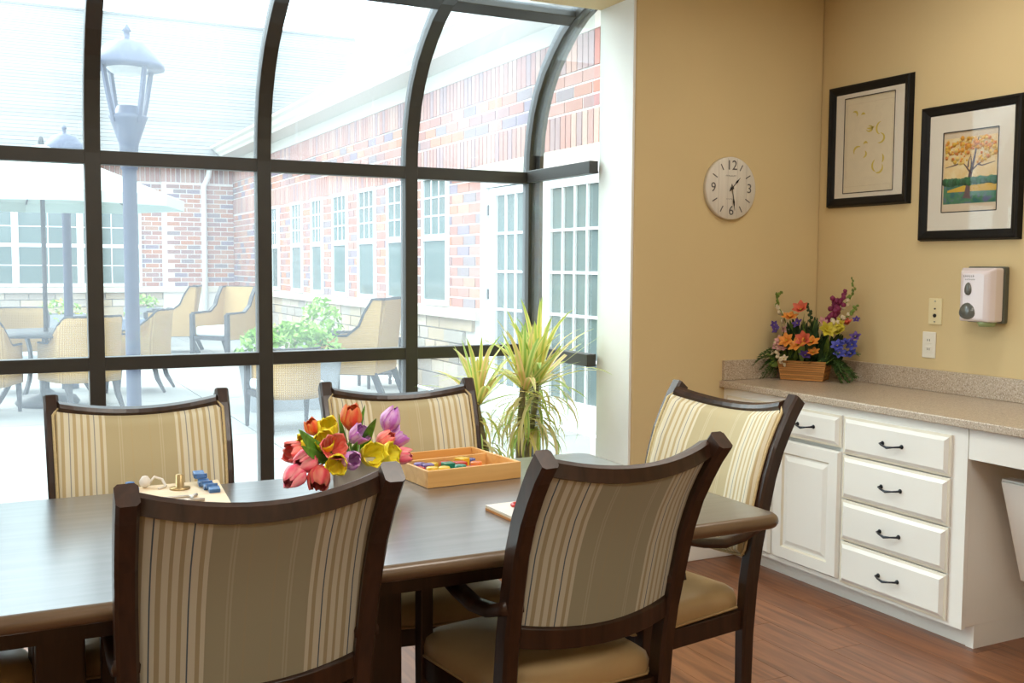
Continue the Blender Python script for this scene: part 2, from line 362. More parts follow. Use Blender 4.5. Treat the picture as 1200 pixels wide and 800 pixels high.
for z, h in ((1.862, .03), (.958, .03)):
    for a, b3 in zip(xs[:-1], xs[1:]):
        box('transom', (a + .03, YG + .004, z - h), (b3 - .03, YG + .066, z + h), M['alu'], win, bevel=.003)
box('sill', (XE, YG, 0), (XJ, YG + .075, .10), M['alu'], win, bevel=.003)
a, b3 = CURVE[8], CURVE[7]
for p, q in zip(xs[:-1], xs[1:]):
    g = MB().box((0, 0, 0), (q - p - .06, .075, .05)); ang = math.atan2(CURVE[7][1] - CURVE[9][1], CURVE[7][0] - CURVE[9][0])
    g.xf(Matrix.Translation(((p + q) / 2, 4.435, 2.60)) @ Matrix.Rotation(ang, 4, 'X')); g.obj('purlin', M['alu'], win, bevel=.003)
# panes: lower, middle, curved, upper
def slab(a, b): return MB().b2(a, b)
for p, q in zip(xs[:-1], xs[1:]):
    for z0, z1 in ((.10, .93), (.985, 1.835)):
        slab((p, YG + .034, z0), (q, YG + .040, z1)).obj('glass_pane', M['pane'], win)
    for seg in (range(0, 9), range(8, 11)):
        pts = [(CURVE[i][0] + .037 * CN[i][0], CURVE[i][1] + .037 * CN[i][1]) for i in seg]
        g = MB(); g.sweep([(p + .03, y, z) for y, z in pts], [(-.003, 0), (.003, 0), (.003, q - p - .06), (-.003, q - p - .06)], up=(1, 0, 0), smooth=True)
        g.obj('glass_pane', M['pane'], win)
# side glazing between the wall and the corner rib
for X, s_ in ((XJ, 1), (XE, -1)):
    xa, xb = sorted((X - s_ * .012, X - s_ * .062))
    for z in (1.868, .952):
        box('side_transom', (xa, YO - .015, z - .03), (xb, YG - .005, z + .03), M['alu'], win, bevel=.003)
    box('side_sill', (xa, YO, 0), (xb, YG, .10), M['alu'], win)
    xg = X - s_ * .035
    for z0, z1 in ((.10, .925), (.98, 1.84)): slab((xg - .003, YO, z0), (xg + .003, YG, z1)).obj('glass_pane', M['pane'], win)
    poly = [(YO, 1.895)] + [(y, z) for y, z in CURVE if z > 1.895 and y > YO] + [(YO, 2.63)]
    g = MB(); n = len(poly); g.add([(xg - .003, y, z) for y, z in poly] + [(xg + .003, y, z) for y, z in poly],
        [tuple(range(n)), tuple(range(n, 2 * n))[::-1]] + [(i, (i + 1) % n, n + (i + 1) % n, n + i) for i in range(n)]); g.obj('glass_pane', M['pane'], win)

# ================================================================ TABLE
tb = thing('dining_table', 'long dark table with a grey-brown top reflecting the window and brown bullnose edge', 'table', (.62, 2.565, 0))
TX0, TX1, TY0, TY1 = -1.485, 1.225, -.515, .515
def rrect(x0, x1, y0, y1, r, k=6):
    out = []
    for cx_, cy_, a0 in ((x1 - r, y1 - r, 0), (x0 + r, y1 - r, PI / 2), (x0 + r, y0 + r, PI), (x1 - r, y0 + r, 1.5 * PI)):
        out += [(cx_ + r * math.cos(a0 + PI / 2 * i / k), cy_ + r * math.sin(a0 + PI / 2 * i / k)) for i in range(k + 1)]
    return out
g = MB(); loop = rrect(TX0 + .02, TX1 - .02, TY0 + .02, TY1 - .02, .035); n = len(loop)
g.add([(x, y, .758) for x, y in loop] + [(x, y, .728) for x, y in loop], [tuple(range(n)), tuple(range(n, 2 * n))[::-1]]); g.obj('tabletop', M['table_top'], tb)
g = MB(); K = 8; lp = []
for k in range(K + 1):
    a_ = PI / 2 - PI * k / K; off = .02 * math.cos(a_); z = .7395 + .0185 * math.sin(a_)
    lp.append([(x, y, z) for x, y in rrect(TX0 + .02 - off, TX1 - .02 + off, TY0 + .02 - off, TY1 - .02 + off, .035 + off)])
vs = [v for l in lp for v in l]; g.add(vs, [(k * n + i, (k + 1) * n + i, (k + 1) * n + (i + 1) % n, k * n + (i + 1) % n) for k in range(K) for i in range(n)], True)
g.obj('table_edge', M['table_edge'], tb)
for s_ in (-1, 1):
    box('apron', (-1.26, s_ * .33 - .012, .64), (.98, s_ * .33 + .012, .728), M['wood_dark'], tb)
for X in (-1.26, .98): box('apron', (X - .012, -.318, .64), (X + .012, .318, .728), M['wood_dark'], tb)
for X in (-.50, .24):   # two trestle pedestals
    box('leg', (X - .05, -.16, .05), (X + .05, -.06, .728), M['wood_dark'], tb, bevel=.006)
    box('leg', (X - .05, .06, .05), (X + .05, .16, .728), M['wood_dark'], tb, bevel=.006)
    box('foot', (X - .05, -.36, 0), (X + .05, .36, .05), M['wood_dark'], tb, bevel=.008)

# ================================================================ DINING CHAIRS
PROF = [(0, -.068), (.30, -.070), (.45, -.077), (.56, -.093), (.67, -.118), (.76, -.140), (.84, -.170), (.90, -.203), (.945, -.231), (.985, -.262)]
def py(z):
    for (z0, y0), (z1, y1) in zip(PROF[:-1], PROF[1:]):
        if z <= z1: return lerp(y0, y1, (z - z0) / (z1 - z0))
    return PROF[-1][1]
def px(z): return .240 + .020 * min(1, max(0, (z - .3) / .68))
def make_chair(label, loc, rz):
    t = thing('dining_chair', label, 'chair', loc, rz, 'striped dining chairs around the table'); W = M['wood_dark']
    oct_ = [(-.026, -.015), (-.019, -.022), (.019, -.022), (.026, -.015), (.026, .015), (.019, .022), (-.019, .022), (-.026, .015)]
    for s_ in (-1, 1):
        path = [(s_ * px(z), y, z) for z, y in PROF]
        sc = [.8, .95, 1, 1, 1, 1, 1, 1, 1, 1]
        MB().sweep(path, oct_, up=(1, 0, 0), scales=sc).obj('back_post', W, t)
        # front leg rises to carry the arm
        MB().sweep([(s_ * .238, .345, 0), (s_ * .238, .345, .35), (s_ * .240, .34, .60)], rect(.019, .019), up=(1, 0, 0), scales=[.75, 1, 1]).obj('leg', W, t, bevel=.003)
        arm = [(s_ * .252, -.125, .635), (s_ * .252, -.09, .622), (s_ * .252, -.03, .600), (s_ * .252, .05, .592), (s_ * .25, .14, .606), (s_ * .248, .23, .630), (s_ * .245, .31, .642), (s_ * .242, .37, .630), (s_ * .24, .395, .605)]
        MB().sweep(arm, [(-.020, -.012), (.020, -.012), (.022, 0), (.016, .013), (-.016, .013), (-.022, 0)], scales=[1.25, 1.2, 1.05, 1, 1, 1, 1, .95, .7], smooth=True).obj('arm', W, t)
    NB = 13
    def bow(u): return .040 * (1 - u * u)
    tr = [(.243 * u, py(.935) - bow(u) , .962 - .030 * (1 - u * u)) for u in [i / 6 - 1 for i in range(NB)]]
    MB().sweep(tr, [(-.017, -.020), (.017, -.020), (.019, .010), (.010, .019), (-.010, .019), (-.019, .010)], up=(0, .3, 1)).obj('top_rail', W, t)
    br = [(.240 * u, py(.555) - bow(u) * .9, .560 - .020 * (1 - u * u)) for u in [i / 6 - 1 for i in range(NB)]]
    MB().sweep(br, [(-.014, -.026), (.014, -.026), (.016, .020), (.010, .026), (-.010, .026), (-.016, .020)]).obj('lower_rail', W, t, bevel=.002)
    # rear fabric panel and padded front
    def pt(u, v, off, e=0):
        z = lerp(.562, .945, v); zz = z - lerp(.020, .030, v) * (1 - u * u)
        return (px(z) * .93 * u, py(z) - bow(u) * lerp(.9, 1, v) + off, zz)
    g = MB(); g.grid(lambda a, b: pt(1 - 2 * a, b, -.004), 15, 9); g.obj('back_panel', M['stripe'], t)
    def pad(a, b):
        u, v = 2 * a - 1, b; e = min(1, (1 - abs(u)) / .10, (1 - abs(2 * v - 1)) / .13); q = math.sqrt(max(0, 1 - (1 - e) ** 2))
        z = lerp(.535, .964, v); zz = z - lerp(.018, .030, v) * (1 - u * u)
        rc = 1 - .015 * (1 - q)
        return (px(z) * .985 * u * rc, py(z) - bow(u) + .027 + .026 * q, zz)
    g = MB(); g.grid(pad, 29, 25); g.obj('back_pad', M['stripe_lit'], t)
    def rim(u, v, r=.06):
        z = lerp(.535, .964, v); zz = z - lerp(.018, .030, v) * (1 - u * u); return Vector((px(z) * .985 * u, py(z) - bow(u) + .033, zz))
    us = [-1 + .08 * 0] ; lp_ = []
    for i in range(13): lp_.append(rim(-.95 + 1.9 * i / 12, 0))
    for i in range(9): lp_.append(rim(1, .04 + .92 * i / 8))
    for i in range(13): lp_.append(rim(.95 - 1.9 * i / 12, 1))
    for i in range(9): lp_.append(rim(-1, .96 - .92 * i / 8))
    MB().tube(lp_, .0048, 6, closed=True).obj('piping', M['piping'], t)
    # seat
    def seatw(yy): return lerp(.222, .240, (yy + .10) / .46)
    ol = []
    for i in range(9): a_ = i / 8; ol.append((lerp(-.20, .20, a_), -.062))
    for i in range(7): a_ = i / 6; ol.append((lerp(.226, .245, a_), lerp(-.04, .33, a_)))
    for i in range(9): a_ = i / 8; ol.append((lerp(.215, -.215, a_), .368 + .012 * math.sin(PI * a_)))
    for i in range(7): a_ = i / 6; ol.append((-lerp(.245, .226, a_), lerp(.33, -.04, a_)))
    n = len(ol); cxs = (0, .14); layers = [(1.0, .372), (1.015, .380), (1.02, .405), (.99, .425), (.90, .440), (.7, .450), (.4, .455), (.0, .457)]
    g = MB(); vs = []
    for sc_, z in layers: vs += [(x * sc_, cxs[1] + (y - cxs[1]) * sc_, z) for x, y in ol]
    g.add(vs, [(k * n + i, k * n + (i + 1) % n, (k + 1) * n + (i + 1) % n, (k + 1) * n + i) for k in range(len(layers) - 1) for i in range(n)] + [tuple(range(n))[::-1]], True)
    g.obj('seat', M['vinyl'], t)
    MB().tube([(x * 1.022, cxs[1] + (y - cxs[1]) * 1.022, .379) for x, y in ol], .0035, 6, closed=True).obj('seat_piping', M['vinyl'], t)
    for yy in (-.066, .345): MB().box((0, yy, .343), (.45, .022, .056)).obj('seat_rail', W, t, bevel=.002)
    for s_ in (-1, 1): MB().box((s_ * .234, .14, .343), (.022, .39, .056)).obj('side_rail', W, t, bevel=.002)
    t.scale = (.94, 1, 1.015)
    return t
# post-top centres measured: place so that local (0,-.262) falls on the middle of the back
def seat_at(cx_, cy_, rz): c_, s_ = math.cos(rz), math.sin(rz); return (cx_ - (.262 * s_), cy_ + .262 * c_, 0)
spots = [(.450, 1.884, 0, 'striped dining chair nearest the camera at left, its back hiding the tulip vase foot'),
         (1.272, 1.892, math.radians(4.8), 'striped dining chair seen from behind at near side right, small game board beyond it'),
         (2.155, 2.657, math.radians(99.6), 'striped dining chair at the right end of the table beside the cabinets'),
         (.400, 3.312, math.radians(180 - 2.3), 'striped dining chair facing camera behind the latch board on window side'),
         (1.230, 3.295, math.radians(180 - 7.9), 'striped dining chair facing camera between tulips and spiky plant'),
         (-.28, 3.25, math.radians(180 + 14), 'striped dining chair mostly outside the left edge, seat corner visible under the table')]
c0 = None
for cx_, cy_, rz, lab in spots:
    if c0 is None: c0 = make_chair(lab, seat_at(cx_, cy_, rz), rz)
    else: dup(c0, lab, seat_at(cx_, cy_, rz), rz)

# ================================================================ BASE CABINET AND WORKTOP
XF = 3.145
cb = thing('base_cabinet', 'white base cabinet with a stack of four drawers, a small drawer and doors', 'cabinet', (XF, 3.96, 0))
def cl(y): return y - 3.96
box('cabinet_body', (.0205, cl(2.58), .0905), (XR - XF, cl(3.96), .829), M['cab'], cb)
box('toe_kick', (.075, cl(2.60), 0), (XR - XF, cl(3.96), .09), M['cab'], cb)
box('side_panel', (.0205, cl(2.565), .0885), (XR - XF, cl(2.579), .829), M['cab'], cb)
box('plinth', (.068, cl(2.565), 0), (XR - XF, cl(2.599), .088), M['cab'], cb)
g = MB()   # face frame
g.b2((0, cl(2.565), .082), (.02, cl(2.645), .829)); g.b2((0, cl(3.155), .082), (.02, cl(3.19), .829)); g.b2((0, cl(3.57), .082), (.02, cl(3.605), .829)); g.b2((0, cl(3.93), .082), (.02, cl(3.96), .829))
for ya, yb in ((2.645, 3.155), (3.19, 3.57), (3.605, 3.93)): g.b2((0, cl(ya), .79), (.02, cl(yb), .829)); g.b2((0, cl(ya), .082), (.02, cl(yb), .10))
g.obj('face_frame', M['cab'], cb)
def drawer_front(y0, y1, z0, z1, door=False, pull=True, nm='drawer'):
    d = bpy.data.objects.new(nm, None)
    g = MB(); T = .019
    # raised panel: bevelled border
    ins = .022; g.add([(-.001, y0, z0), (-.001, y1, z0), (-.001, y1, z1), (-.001, y0, z1), (-.008, y0, z0), (-.008, y1, z0), (-.008, y1, z1), (-.008, y0, z1)] , [(0, 1, 5, 4), (1, 2, 6, 5), (2, 3, 7, 6), (3, 0, 4, 7), (0, 3, 2, 1)])
    def ring(a, xa, b, xb):
        A = [(xa, y0 + a, z0 + a), (xa, y1 - a, z0 + a), (xa, y1 - a, z1 - a), (xa, y0 + a, z1 - a)]; B = [(xb, y0 + b, z0 + b), (xb, y1 - b, z0 + b), (xb, y1 - b, z1 - b), (xb, y0 + b, z1 - b)]
        g.add(A + B, [(0, 4, 5, 1), (1, 5, 6, 2), (2, 6, 7, 3), (3, 7, 4, 0)])
    if not door:
        g.cur = 1; ring(0, -.008, .010, -.011); g.cur = 0; ring(.010, -.011, .024, -.020); e, xx = .024, -.020
    else:
        ring(0, -.008, .006, -.019); ring(.006, -.019, .055, -.019); g.cur = 1; ring(.055, -.019, .062, -.010); g.cur = 0; ring(.062, -.010, .070, -.010); ring(.070, -.010, .090, -.018); e, xx = .090, -.018
    g.add([(xx, y0 + e, z0 + e), (xx, y0 + e, z1 - e), (xx, y1 - e, z1 - e), (xx, y1 - e, z0 + e)], [(0, 1, 2, 3)])
    o = g.obj(nm, [M['cab'], M['groove']], cb)
    if pull:
        if door: yc, zc, vert = y0 + .03, z1 - .17, False
        else: yc, zc = (y0 + y1) / 2, (z0 + z1) / 2
        L = .048 if not door else .02
        p = MB().tube([(-.016, yc - L, zc), (-.036, yc - L, zc), (-.046, yc - L * .6, zc - .003), (-.050, yc, zc - .008), (-.046, yc + L * .6, zc - .003), (-.036, yc + L, zc), (-.016, yc + L, zc)], .0042, 8, scales=[1.6, 1, .8, 1.3, .8, 1, 1.6])
        for s_ in (-1, 1): p.lathe([(.009, 0), (.009, .004), (.005, .007)], 10, (-.018, yc + s_ * L, zc), M3=Matrix.Rotation(-PI / 2, 3, 'Y'))
        p.obj('handle', M['iron'], o)
    return o
for z0, z1 in ((.096, .271), (.276, .446), (.451, .631), (.636, .792)): drawer_front(cl(2.63), cl(3.166), z0, z1)
drawer_front(cl(3.18), cl(3.575), .657, .792); drawer_front(cl(3.18), cl(3.575), .105, .640, door=True, pull=False, nm='door')
drawer_front(cl(3.60), cl(3.93), .657, .792); drawer_front(cl(3.60), cl(3.93), .105, .640, door=True, nm='door')
# worktop with its splashbacks
wt = thing('worktop', 'speckled beige worktop with splashback running along the right wall', 'worktop', (XR, YC, 0))
g = MB(); g.b2((-.605, -2.9, .829), (0, 0, .86))
g.obj('slab', M['quartz'], wt, bevel=.004)
MB().b2((-.02, -2.9, .8605), (0, -.02, .955)).obj('backsplash', M['quartz'], wt, bevel=.002)
MB().b2((-.59, -.02, .8605), (0, 0, .955)).obj('backsplash', M['quartz'], wt, bevel=.002)
# sink base: apron, slanted guard, far side
sb = thing('sink_apron', 'white apron board under the worktop over the open knee space', 'cabinet', (XF, 2.56, 0))
box('apron_board', (0, -1.5, .715), (.02, 0, .829), M['cab'], sb)
box('side_panel', (0, -1.56, 0), (XR - XF - .003, -1.501, .828), M['cab'], sb)
g = MB(); g.box((0, 0, 0), (.012, .80, .40)); g.xf(Matrix.Translation((3.30, 2.09, .45)) @ Matrix.Rotation(math.radians(-18.5), 4, 'Y'))
tag(g.obj('pipe_guard', M['cab'], bevel=.003), 'pale slanted pipe guard panel in the knee space under the sink', 'panel')
tag(box('pipe_guard_rail', (3.25, 1.65, .62), (3.30, 2.50, .645), M['cab']), 'pale ledge rail along the top of the slanted guard panel', 'rail')
sk = thing('sink', 'dark edged drop-in sink at the right end of the worktop', 'sink', (3.42, 2.12, .8602))
g = MB(); lo_, li = rrect(-.17, .17, -.28, .28, .05), rrect(-.145, .145, -.255, .255, .04); n = len(lo_)
g.add([(x, y, 0) for x, y in lo_] + [(x, y, .007) for x, y in lo_] + [(x, y, .006) for x, y in li], [(i, (i + 1) % n, n + (i + 1) % n, n + i) for i in range(n)] + [(n + i, n + (i + 1) % n, 2 * n + (i + 1) % n, 2 * n + i) for i in range(n)], True)
g.obj('rim', M['steel'], sk)
g = MB(); g.add([(x, y, .006) for x, y in li] + [(x, y, .0015) for x, y in li], [(i, (i + 1) % n, n + (i + 1) % n, n + i) for i in range(n)] + [tuple(range(n, 2 * n))]); g.obj('basin', M['sinkdark'], sk)

# ================================================================ ON THE RIGHT WALL
def framed(label, y0, y1, z0, z1, mb, artfn, double=True):
    t = thing('framed_picture', label, 'picture', (XR, (y0 + y1) / 2, (z0 + z1) / 2)); w_, h_ = (y1 - y0) / 2, (z1 - z0) / 2
    prof = [(0, -.001), (.006, -.026), (.014, -.030), (.024, -.024), (.034, -.020), (.046, -.012), (.046, -.001)]
    g = MB(); cor = [(-1, -1), (1, -1), (1, 1), (-1, 1)]; k = len(prof); vs = []
    for sy, sz in cor:
        for a_, x in prof: vs.append((x, sy * (w_ - a_), sz * (h_ - a_)))
    g.add(vs, [(i * k + q, ((i + 1) % 4) * k + q, ((i + 1) % 4) * k + q + 1, i * k + q + 1) for i in range(4) for q in range(k - 1)]); g.obj('frame', M['frame_black'], t)
    a = .044; iw, ih = mb  # opening half sizes
    g = MB(); g.b2((-.0085, -w_ + a, -h_ + a), (-.001, w_ - a, h_ - a)); g.obj('backing', M['matboard'], t)
    g = MB()
    for (ya, yb, za, zb) in ((-w_ + a, -iw, -h_ + a, h_ - a), (iw, w_ - a, -h_ + a, h_ - a), (-iw, iw, -h_ + a, -ih), (-iw, iw, ih, h_ - a)): g.b2((-.0125, ya, za), (-.0085, yb, zb))
    g.obj('mat_board', M['matboard'], t)
    g = MB(); e = .0022
    for (ya, yb, za, zb) in ((-iw - e, -iw + e, -ih, ih), (iw - e, iw + e, -ih, ih), (-iw, iw, -ih - e, -ih + e), (-iw, iw, ih - e, ih + e)): g.b2((-.0132, ya, za), (-.0120, yb, zb))
    g.obj('mat_bevel', M['bevel_line'], t)
    artfn(t, iw, ih)
    MB().b2((-.0165, -w_ + a, -h_ + a), (-.0150, w_ - a, h_ - a)).obj('glass', M['picglass'], t)
    return t
def flat(c): return mat('artist_paint', c, .8, var=.03, scale=30)
def wet(pts, w_, xo, m, t, nm):   # flat ribbon of paint; y axis mirrored because the wall is seen from -X
    g = MB(); n = len(pts); vs = []
    for i, (p, q) in enumerate(pts):
        a_ = Vector(pts[max(i - 1, 0)]); b_ = Vector(pts[min(i + 1, n - 1)]); d = (b_ - a_).normalized(); ww = w_[i] if isinstance(w_, list) else w_
        vs += [(xo, -(p - d.y * ww), q + d.x * ww), (xo, -(p + d.y * ww), q - d.x * ww), (xo + .0003, -(p - d.y * ww), q + d.x * ww), (xo + .0003, -(p + d.y * ww), q - d.x * ww)]
    fs = []
    for i in range(n - 1):
        a_ = i * 4; b_ = a_ + 4; fs += [(a_, b_, b_ + 1, a_ + 1), (a_ + 2, a_ + 3, b_ + 3, b_ + 2), (a_, a_ + 2, b_ + 2, b_), (a_ + 1, b_ + 1, b_ + 3, a_ + 3)]
    g.add(vs, fs); return g.obj(nm, m, t)
def art_swirls(t, iw, ih):
    g = MB(); g.b2((-.0088, -iw, -ih), (-.0080, iw, ih)); g.obj('paper', flat((.78, .70, .52)), t)
    m = flat((.66, .52, .10))
    g = MB()
    for (ya, yb, za, zb) in ((-iw + .012, -iw + .0135, -ih + .03, ih - .03), (iw - .0135, iw - .012, -ih + .03, ih - .03), (-iw + .012, iw - .012, -ih + .03, -ih + .0315), (-iw + .012, iw - .012, ih - .0315, ih - .03)): g.b2((-.0092, ya, za), (-.0088, yb, zb))
    g.obj('border_line', flat((.66, .56, .40)), t)
    def arc(cx_, cz, r, a0, a1, sq=1, k=12): return [(cx_ + r * math.cos(math.radians(lerp(a0, a1, i / k))), cz + r * sq * math.sin(math.radians(lerp(a0, a1, i / k)))) for i in range(k + 1)]
    sw = lambda k=12: [.0010 + .0042 * math.sin(PI * i / k) for i in range(k + 1)]
    for a in ((-.095, .145, .018, 130, -40, .8), (-.04, .135, .012, 160, 20, .8), (.0, .07, .018, 200, 470, .7), (.005, .085, .03, 230, 330, .5), (.075, .065, .03, 100, 250, 1), (.065, .02, .028, 80, -110, .8), (-.065, -.03, .028, 210, 60, .8), (-.05, -.045, .035, 300, 400, .6), (-.02, -.005, .014, 160, 30, 1),
              (.055, -.105, .03, 120, 250, 1), (.06, -.115, .028, 240, 390, .9), (.075, -.075, .016, -60, 60, 1.4)):
        wet(arc(*a), sw(), -.0093, m, t, 'swirl')
def art_tree(t, iw, ih):
    g = MB(); g.b2((-.0088, -iw, -ih), (-.0080, iw, ih)); g.obj('paper', flat((.70, .58, .42)), t)
    def rectp(p0, p1, q0, q1, c, nm, x=-.0090): g = MB(); g.b2((x, -p1, q0), (x + .0002, -p0, q1)); return g.obj(nm, c, t)
    I = iw - .006
    gm, nt, b = newmat('painted_yellow_sky'); tcn = N(nt, 'ShaderNodeTexCoord'); nz = N(nt, 'ShaderNodeTexNoise'); nz.inputs['Scale'].default_value = 22; nt.links.new(tcn.outputs['Object'], nz.inputs[0])
    r = ramp(nt, [(.35, (.80, .58, .26)), (.65, (.86, .72, .42))]); nt.links.new(nz.outputs[0], r.inputs[0]); nt.links.new(r.outputs[0], b.inputs['Base Color'])
    rectp(-I, I, -.05, ih * .84, gm, 'painted_sky')
    gm, nt, b = newmat('painted_meadow'); tcn = N(nt, 'ShaderNodeTexCoord'); nz = N(nt, 'ShaderNodeTexNoise'); nz.inputs['Scale'].default_value = 30; nt.links.new(tcn.outputs['Object'], nz.inputs[0])
    r = ramp(nt, [(.36, (.02, .12, .12)), (.5, (.05, .20, .08)), (.66, (.11, .12, .24))]); nt.links.new(nz.outputs[0], r.inputs[0]); nt.links.new(r.outputs[0], b.inputs['Base Color'])
    rectp(-I, I, -ih * .80, -.055, gm, 'painted_meadow')
    wet([(-I + .02, -.082), (0, -.070), (I, -.072)], [.004, .016, .016], -.0093, flat((.66, .42, .05)), t, 'painted_field')
    dg = [flat((.03, .13, .06)), flat((.04, .19, .08)), flat((.05, .16, .10))]
    for i in range(15):
        p = -I + .008 + i * (2 * I - .016) / 14; r_ = .014 + .006 * random.random()
        g = MB(); g.lathe([(r_, 0), (r_, .0004)], 12, (-.0092 - .00003 * i, -p, -.046 + .005 * random.random()), M3=Matrix.Rotation(-PI / 2, 3, 'Y')); g.obj('painted_shrub', dg[i % 3], t)
    tk = flat((.14, .09, .10))
    wet([(-.012, -.115), (-.010, -.10), (-.006, -.06), (.004, -.01), (.018, .04), (.030, .10), (.040, .14)], [.022, .015, .010, .0085, .0055, .003, .0015], -.0098, tk, t, 'painted_trunk')
    for pts in ([(.004, -.01), (-.02, .02), (-.04, .04)], [(-.01, .015), (-.008, .04), (.0, .06)], [(.008, 0), (.04, .025), (.075, .04)], [(.008, .0), (.006, .04), (.002, .07)], [(.04, .025), (.06, .018), (I - .01, .030)], [(-.04, .04), (-.07, .03), (-I + .006, .02)]):
        wet(pts, [.004, .0025, .0012], -.0098, tk, t, 'painted_branch')
    ls = [((.80, .38, .05)), ((.85, .52, .08)), ((.78, .30, .08)), ((.86, .62, .20))]
    gs = [MB() for _ in ls]
    for i in range(190):
        a_ = random.random() * 2 * PI; rr_ = math.sqrt(random.random()); p = -.005 + .140 * rr_ * math.cos(a_); q = .090 + .060 * rr_ * math.sin(a_)
        if abs(p) > I - .008 or q > ih * .82 or (abs(p - .01) < .018 and q < .075): continue
        r_ = random.uniform(.004, .011); gs[(i + int(rr_ * 3)) % 4].lathe([(r_, 0), (r_, .0003)], 7, (-.0100 - .000008 * i, -p, q), M3=Matrix.Rotation(-PI / 2, 3, 'Y'))
    for g, c in zip(gs, ls): stuff(g.obj('painted_foliage', flat(c), t))
framed('black framed picture of faint gold swirls on cream, nearer the wall corner', 3.385, 3.895, 1.692, 2.275, (.155, .185 + .04), art_swirls)
framed('black framed painting of an orange autumn tree in a green meadow', 2.815, 3.325, 1.520, 2.105, (.138, .170), art_tree)
# soap dispenser
sdp = thing('soap_dispenser', 'white wall soap dispenser with grey windows beside the tree painting', 'dispenser', (XR, 2.952, 1.292))
g = MB(); g.b2((-.03, -.088, -.115), (-.001, .092, .118)); g.obj('back_plate', M['olive_plastic'], sdp, bevel=.006)
g = MB(); secs = [(-.030, .086, -.108, .112), (-.075, .084, -.110, .112), (-.098, .070, -.108, .100), (-.106, .050, -.104, .088)]; vs = []
for x, w_, z0, z1 in secs: vs += [(x, -w_, z0), (x, w_, z0), (x, w_, z1), (x, -w_, z1)]
g.add(vs, [(i * 4 + q, (i + 1) * 4 + q, (i + 1) * 4 + (q + 1) % 4, i * 4 + (q + 1) % 4) for i in range(3) for q in range(4)] + [(12, 15, 14, 13), (0, 1, 2, 3)], False); g.obj('cover', M['white_plastic'], sdp, bevel=.008, seg=3)
def teardrop(yc, zc, w_, h_, x):
    pts = [(w_ * math.sin(a), (h_ if math.cos(a) > 0 else h_ * .55) * math.cos(a) * 1.0) for a in [2 * PI * i / 20 for i in range(20)]]
    n = 20; g = MB(); g.add([(x + .008, yc + p, zc + q) for p, q in pts] + [(x, yc + p * .9, zc + q * .9) for p, q in pts], [(i, (i + 1) % n, n + (i + 1) % n, n + i) for i in range(n)] + [tuple(range(n, 2 * n))], True); return g
teardrop(.024, .018, .017, .036, -.1105).obj('level_window', M['grey_plastic'], sdp)
teardrop(.026, -.076, .040, .046, -.1110).obj('push_bar', M['grey_plastic'], sdp)
g = MB(); g.lathe([(.030, -.02), (.040, 0)], 16, (-.06, -.035, -.108)); g.obj('nozzle', mat('green_gel_nozzle', (.30, .38, .18), .2), sdp)
def text(name, body, size, Mx, m, parent, ext=.0005, align='CENTER'):
    cu = bpy.data.curves.new(name, 'FONT'); cu.body = body; cu.size = size; cu.extrude = ext; cu.align_x = align; cu.align_y = 'CENTER'; cu.resolution_u = 3
    tmp = bpy.data.objects.new(name, cu); COL.objects.link(tmp); dg_ = bpy.context.evaluated_depsgraph_get(); me = bpy.data.meshes.new_from_object(tmp.evaluated_get(dg_))
    bpy.data.objects.remove(tmp); me.materials.clear(); me.materials.append(m); me.transform(Mx); o = bpy.data.objects.new(name, me); COL.objects.link(o); o.parent = parent; return o
# text lying on a plane facing -X : text x -> -Y, text y -> +Z
FX = Matrix(((0, 0, -1, 0), (-1, 0, 0, 0), (0, 1, 0, 0), (0, 0, 0, 1)))
FYm = Matrix(((1, 0, 0, 0), (0, 0, -1, 0), (0, 1, 0, 0), (0, 0, 0, 1)))   # facing -Y
def strokes(name, n, w_, h_, Mx, m, parent, seed):   # print too small to read in the photograph: letter-sized strokes
    rg = random.Random(seed); g = MB(); p = w_ / n
    for i in range(n):
        x = -w_ / 2 + (i + .5) * p; g.box((x - p * .25, 0, 0), (p * .18, h_ * rg.uniform(.7, 1), .0004)); g.box((x + p * .05, rg.choice((-.3, 0, .3)) * h_, 0), (p * .42, h_ * .2, .0004))
    g.xf(Mx); return stuff(g.obj(name, m, parent))
strokes('maker_print', 6, .055, .010, Matrix.Translation((-.1068, .022, .078)) @ FX, M['clock_print'], sdp, 1)
strokes('small_print', 7, .050, .006, Matrix.Translation((-.1068, .016, .064)) @ FX, M['olive_plastic'], sdp, 2)
# wall plates
def plate(label, y, z, m, name, cat):
    t = thing(name, label, cat, (XR, y, z)); g = MB(); g.b2((-.006, -.036, -.058), (-.0005, .036, .058)); g.obj('cover_plate', m, t, bevel=.003); return t
t = plate('ivory cable plate with a round jack above the power outlet', 3.227, 1.212, M['ivory'], 'cable_plate', 'wall plate')
for z, r_, m in ((.012, .0035, M['clock_print']), (-.018, .008, M['black']), (.045, .003, M['steel']), (-.045, .003, M['steel'])):
    MB().lathe([(r_, 0), (r_, .004)], 14, (-.006, 0, z), M3=Matrix.Rotation(-PI / 2, 3, 'Y')).obj('jack' if r_ > .0031 else 'screw', m, t)
t = plate('off white double power outlet just above the splashback', 3.255, 1.063, M['offwhite'], 'power_outlet', 'outlet')
for z in (.020, -.020):
    o = MB().b2((-.008, -.017, z - .014), (-.006, .017, z + .014)).obj('socket', M['offwhite'], t, bevel=.003)
    g = MB(); g.b2((-.0084, .004, z - .004), (-.0079, .007, z + .006)); g.b2((-.0084, -.007, z - .004), (-.0079, -.004, z + .006)); g.obj('slot', M['black'], o)
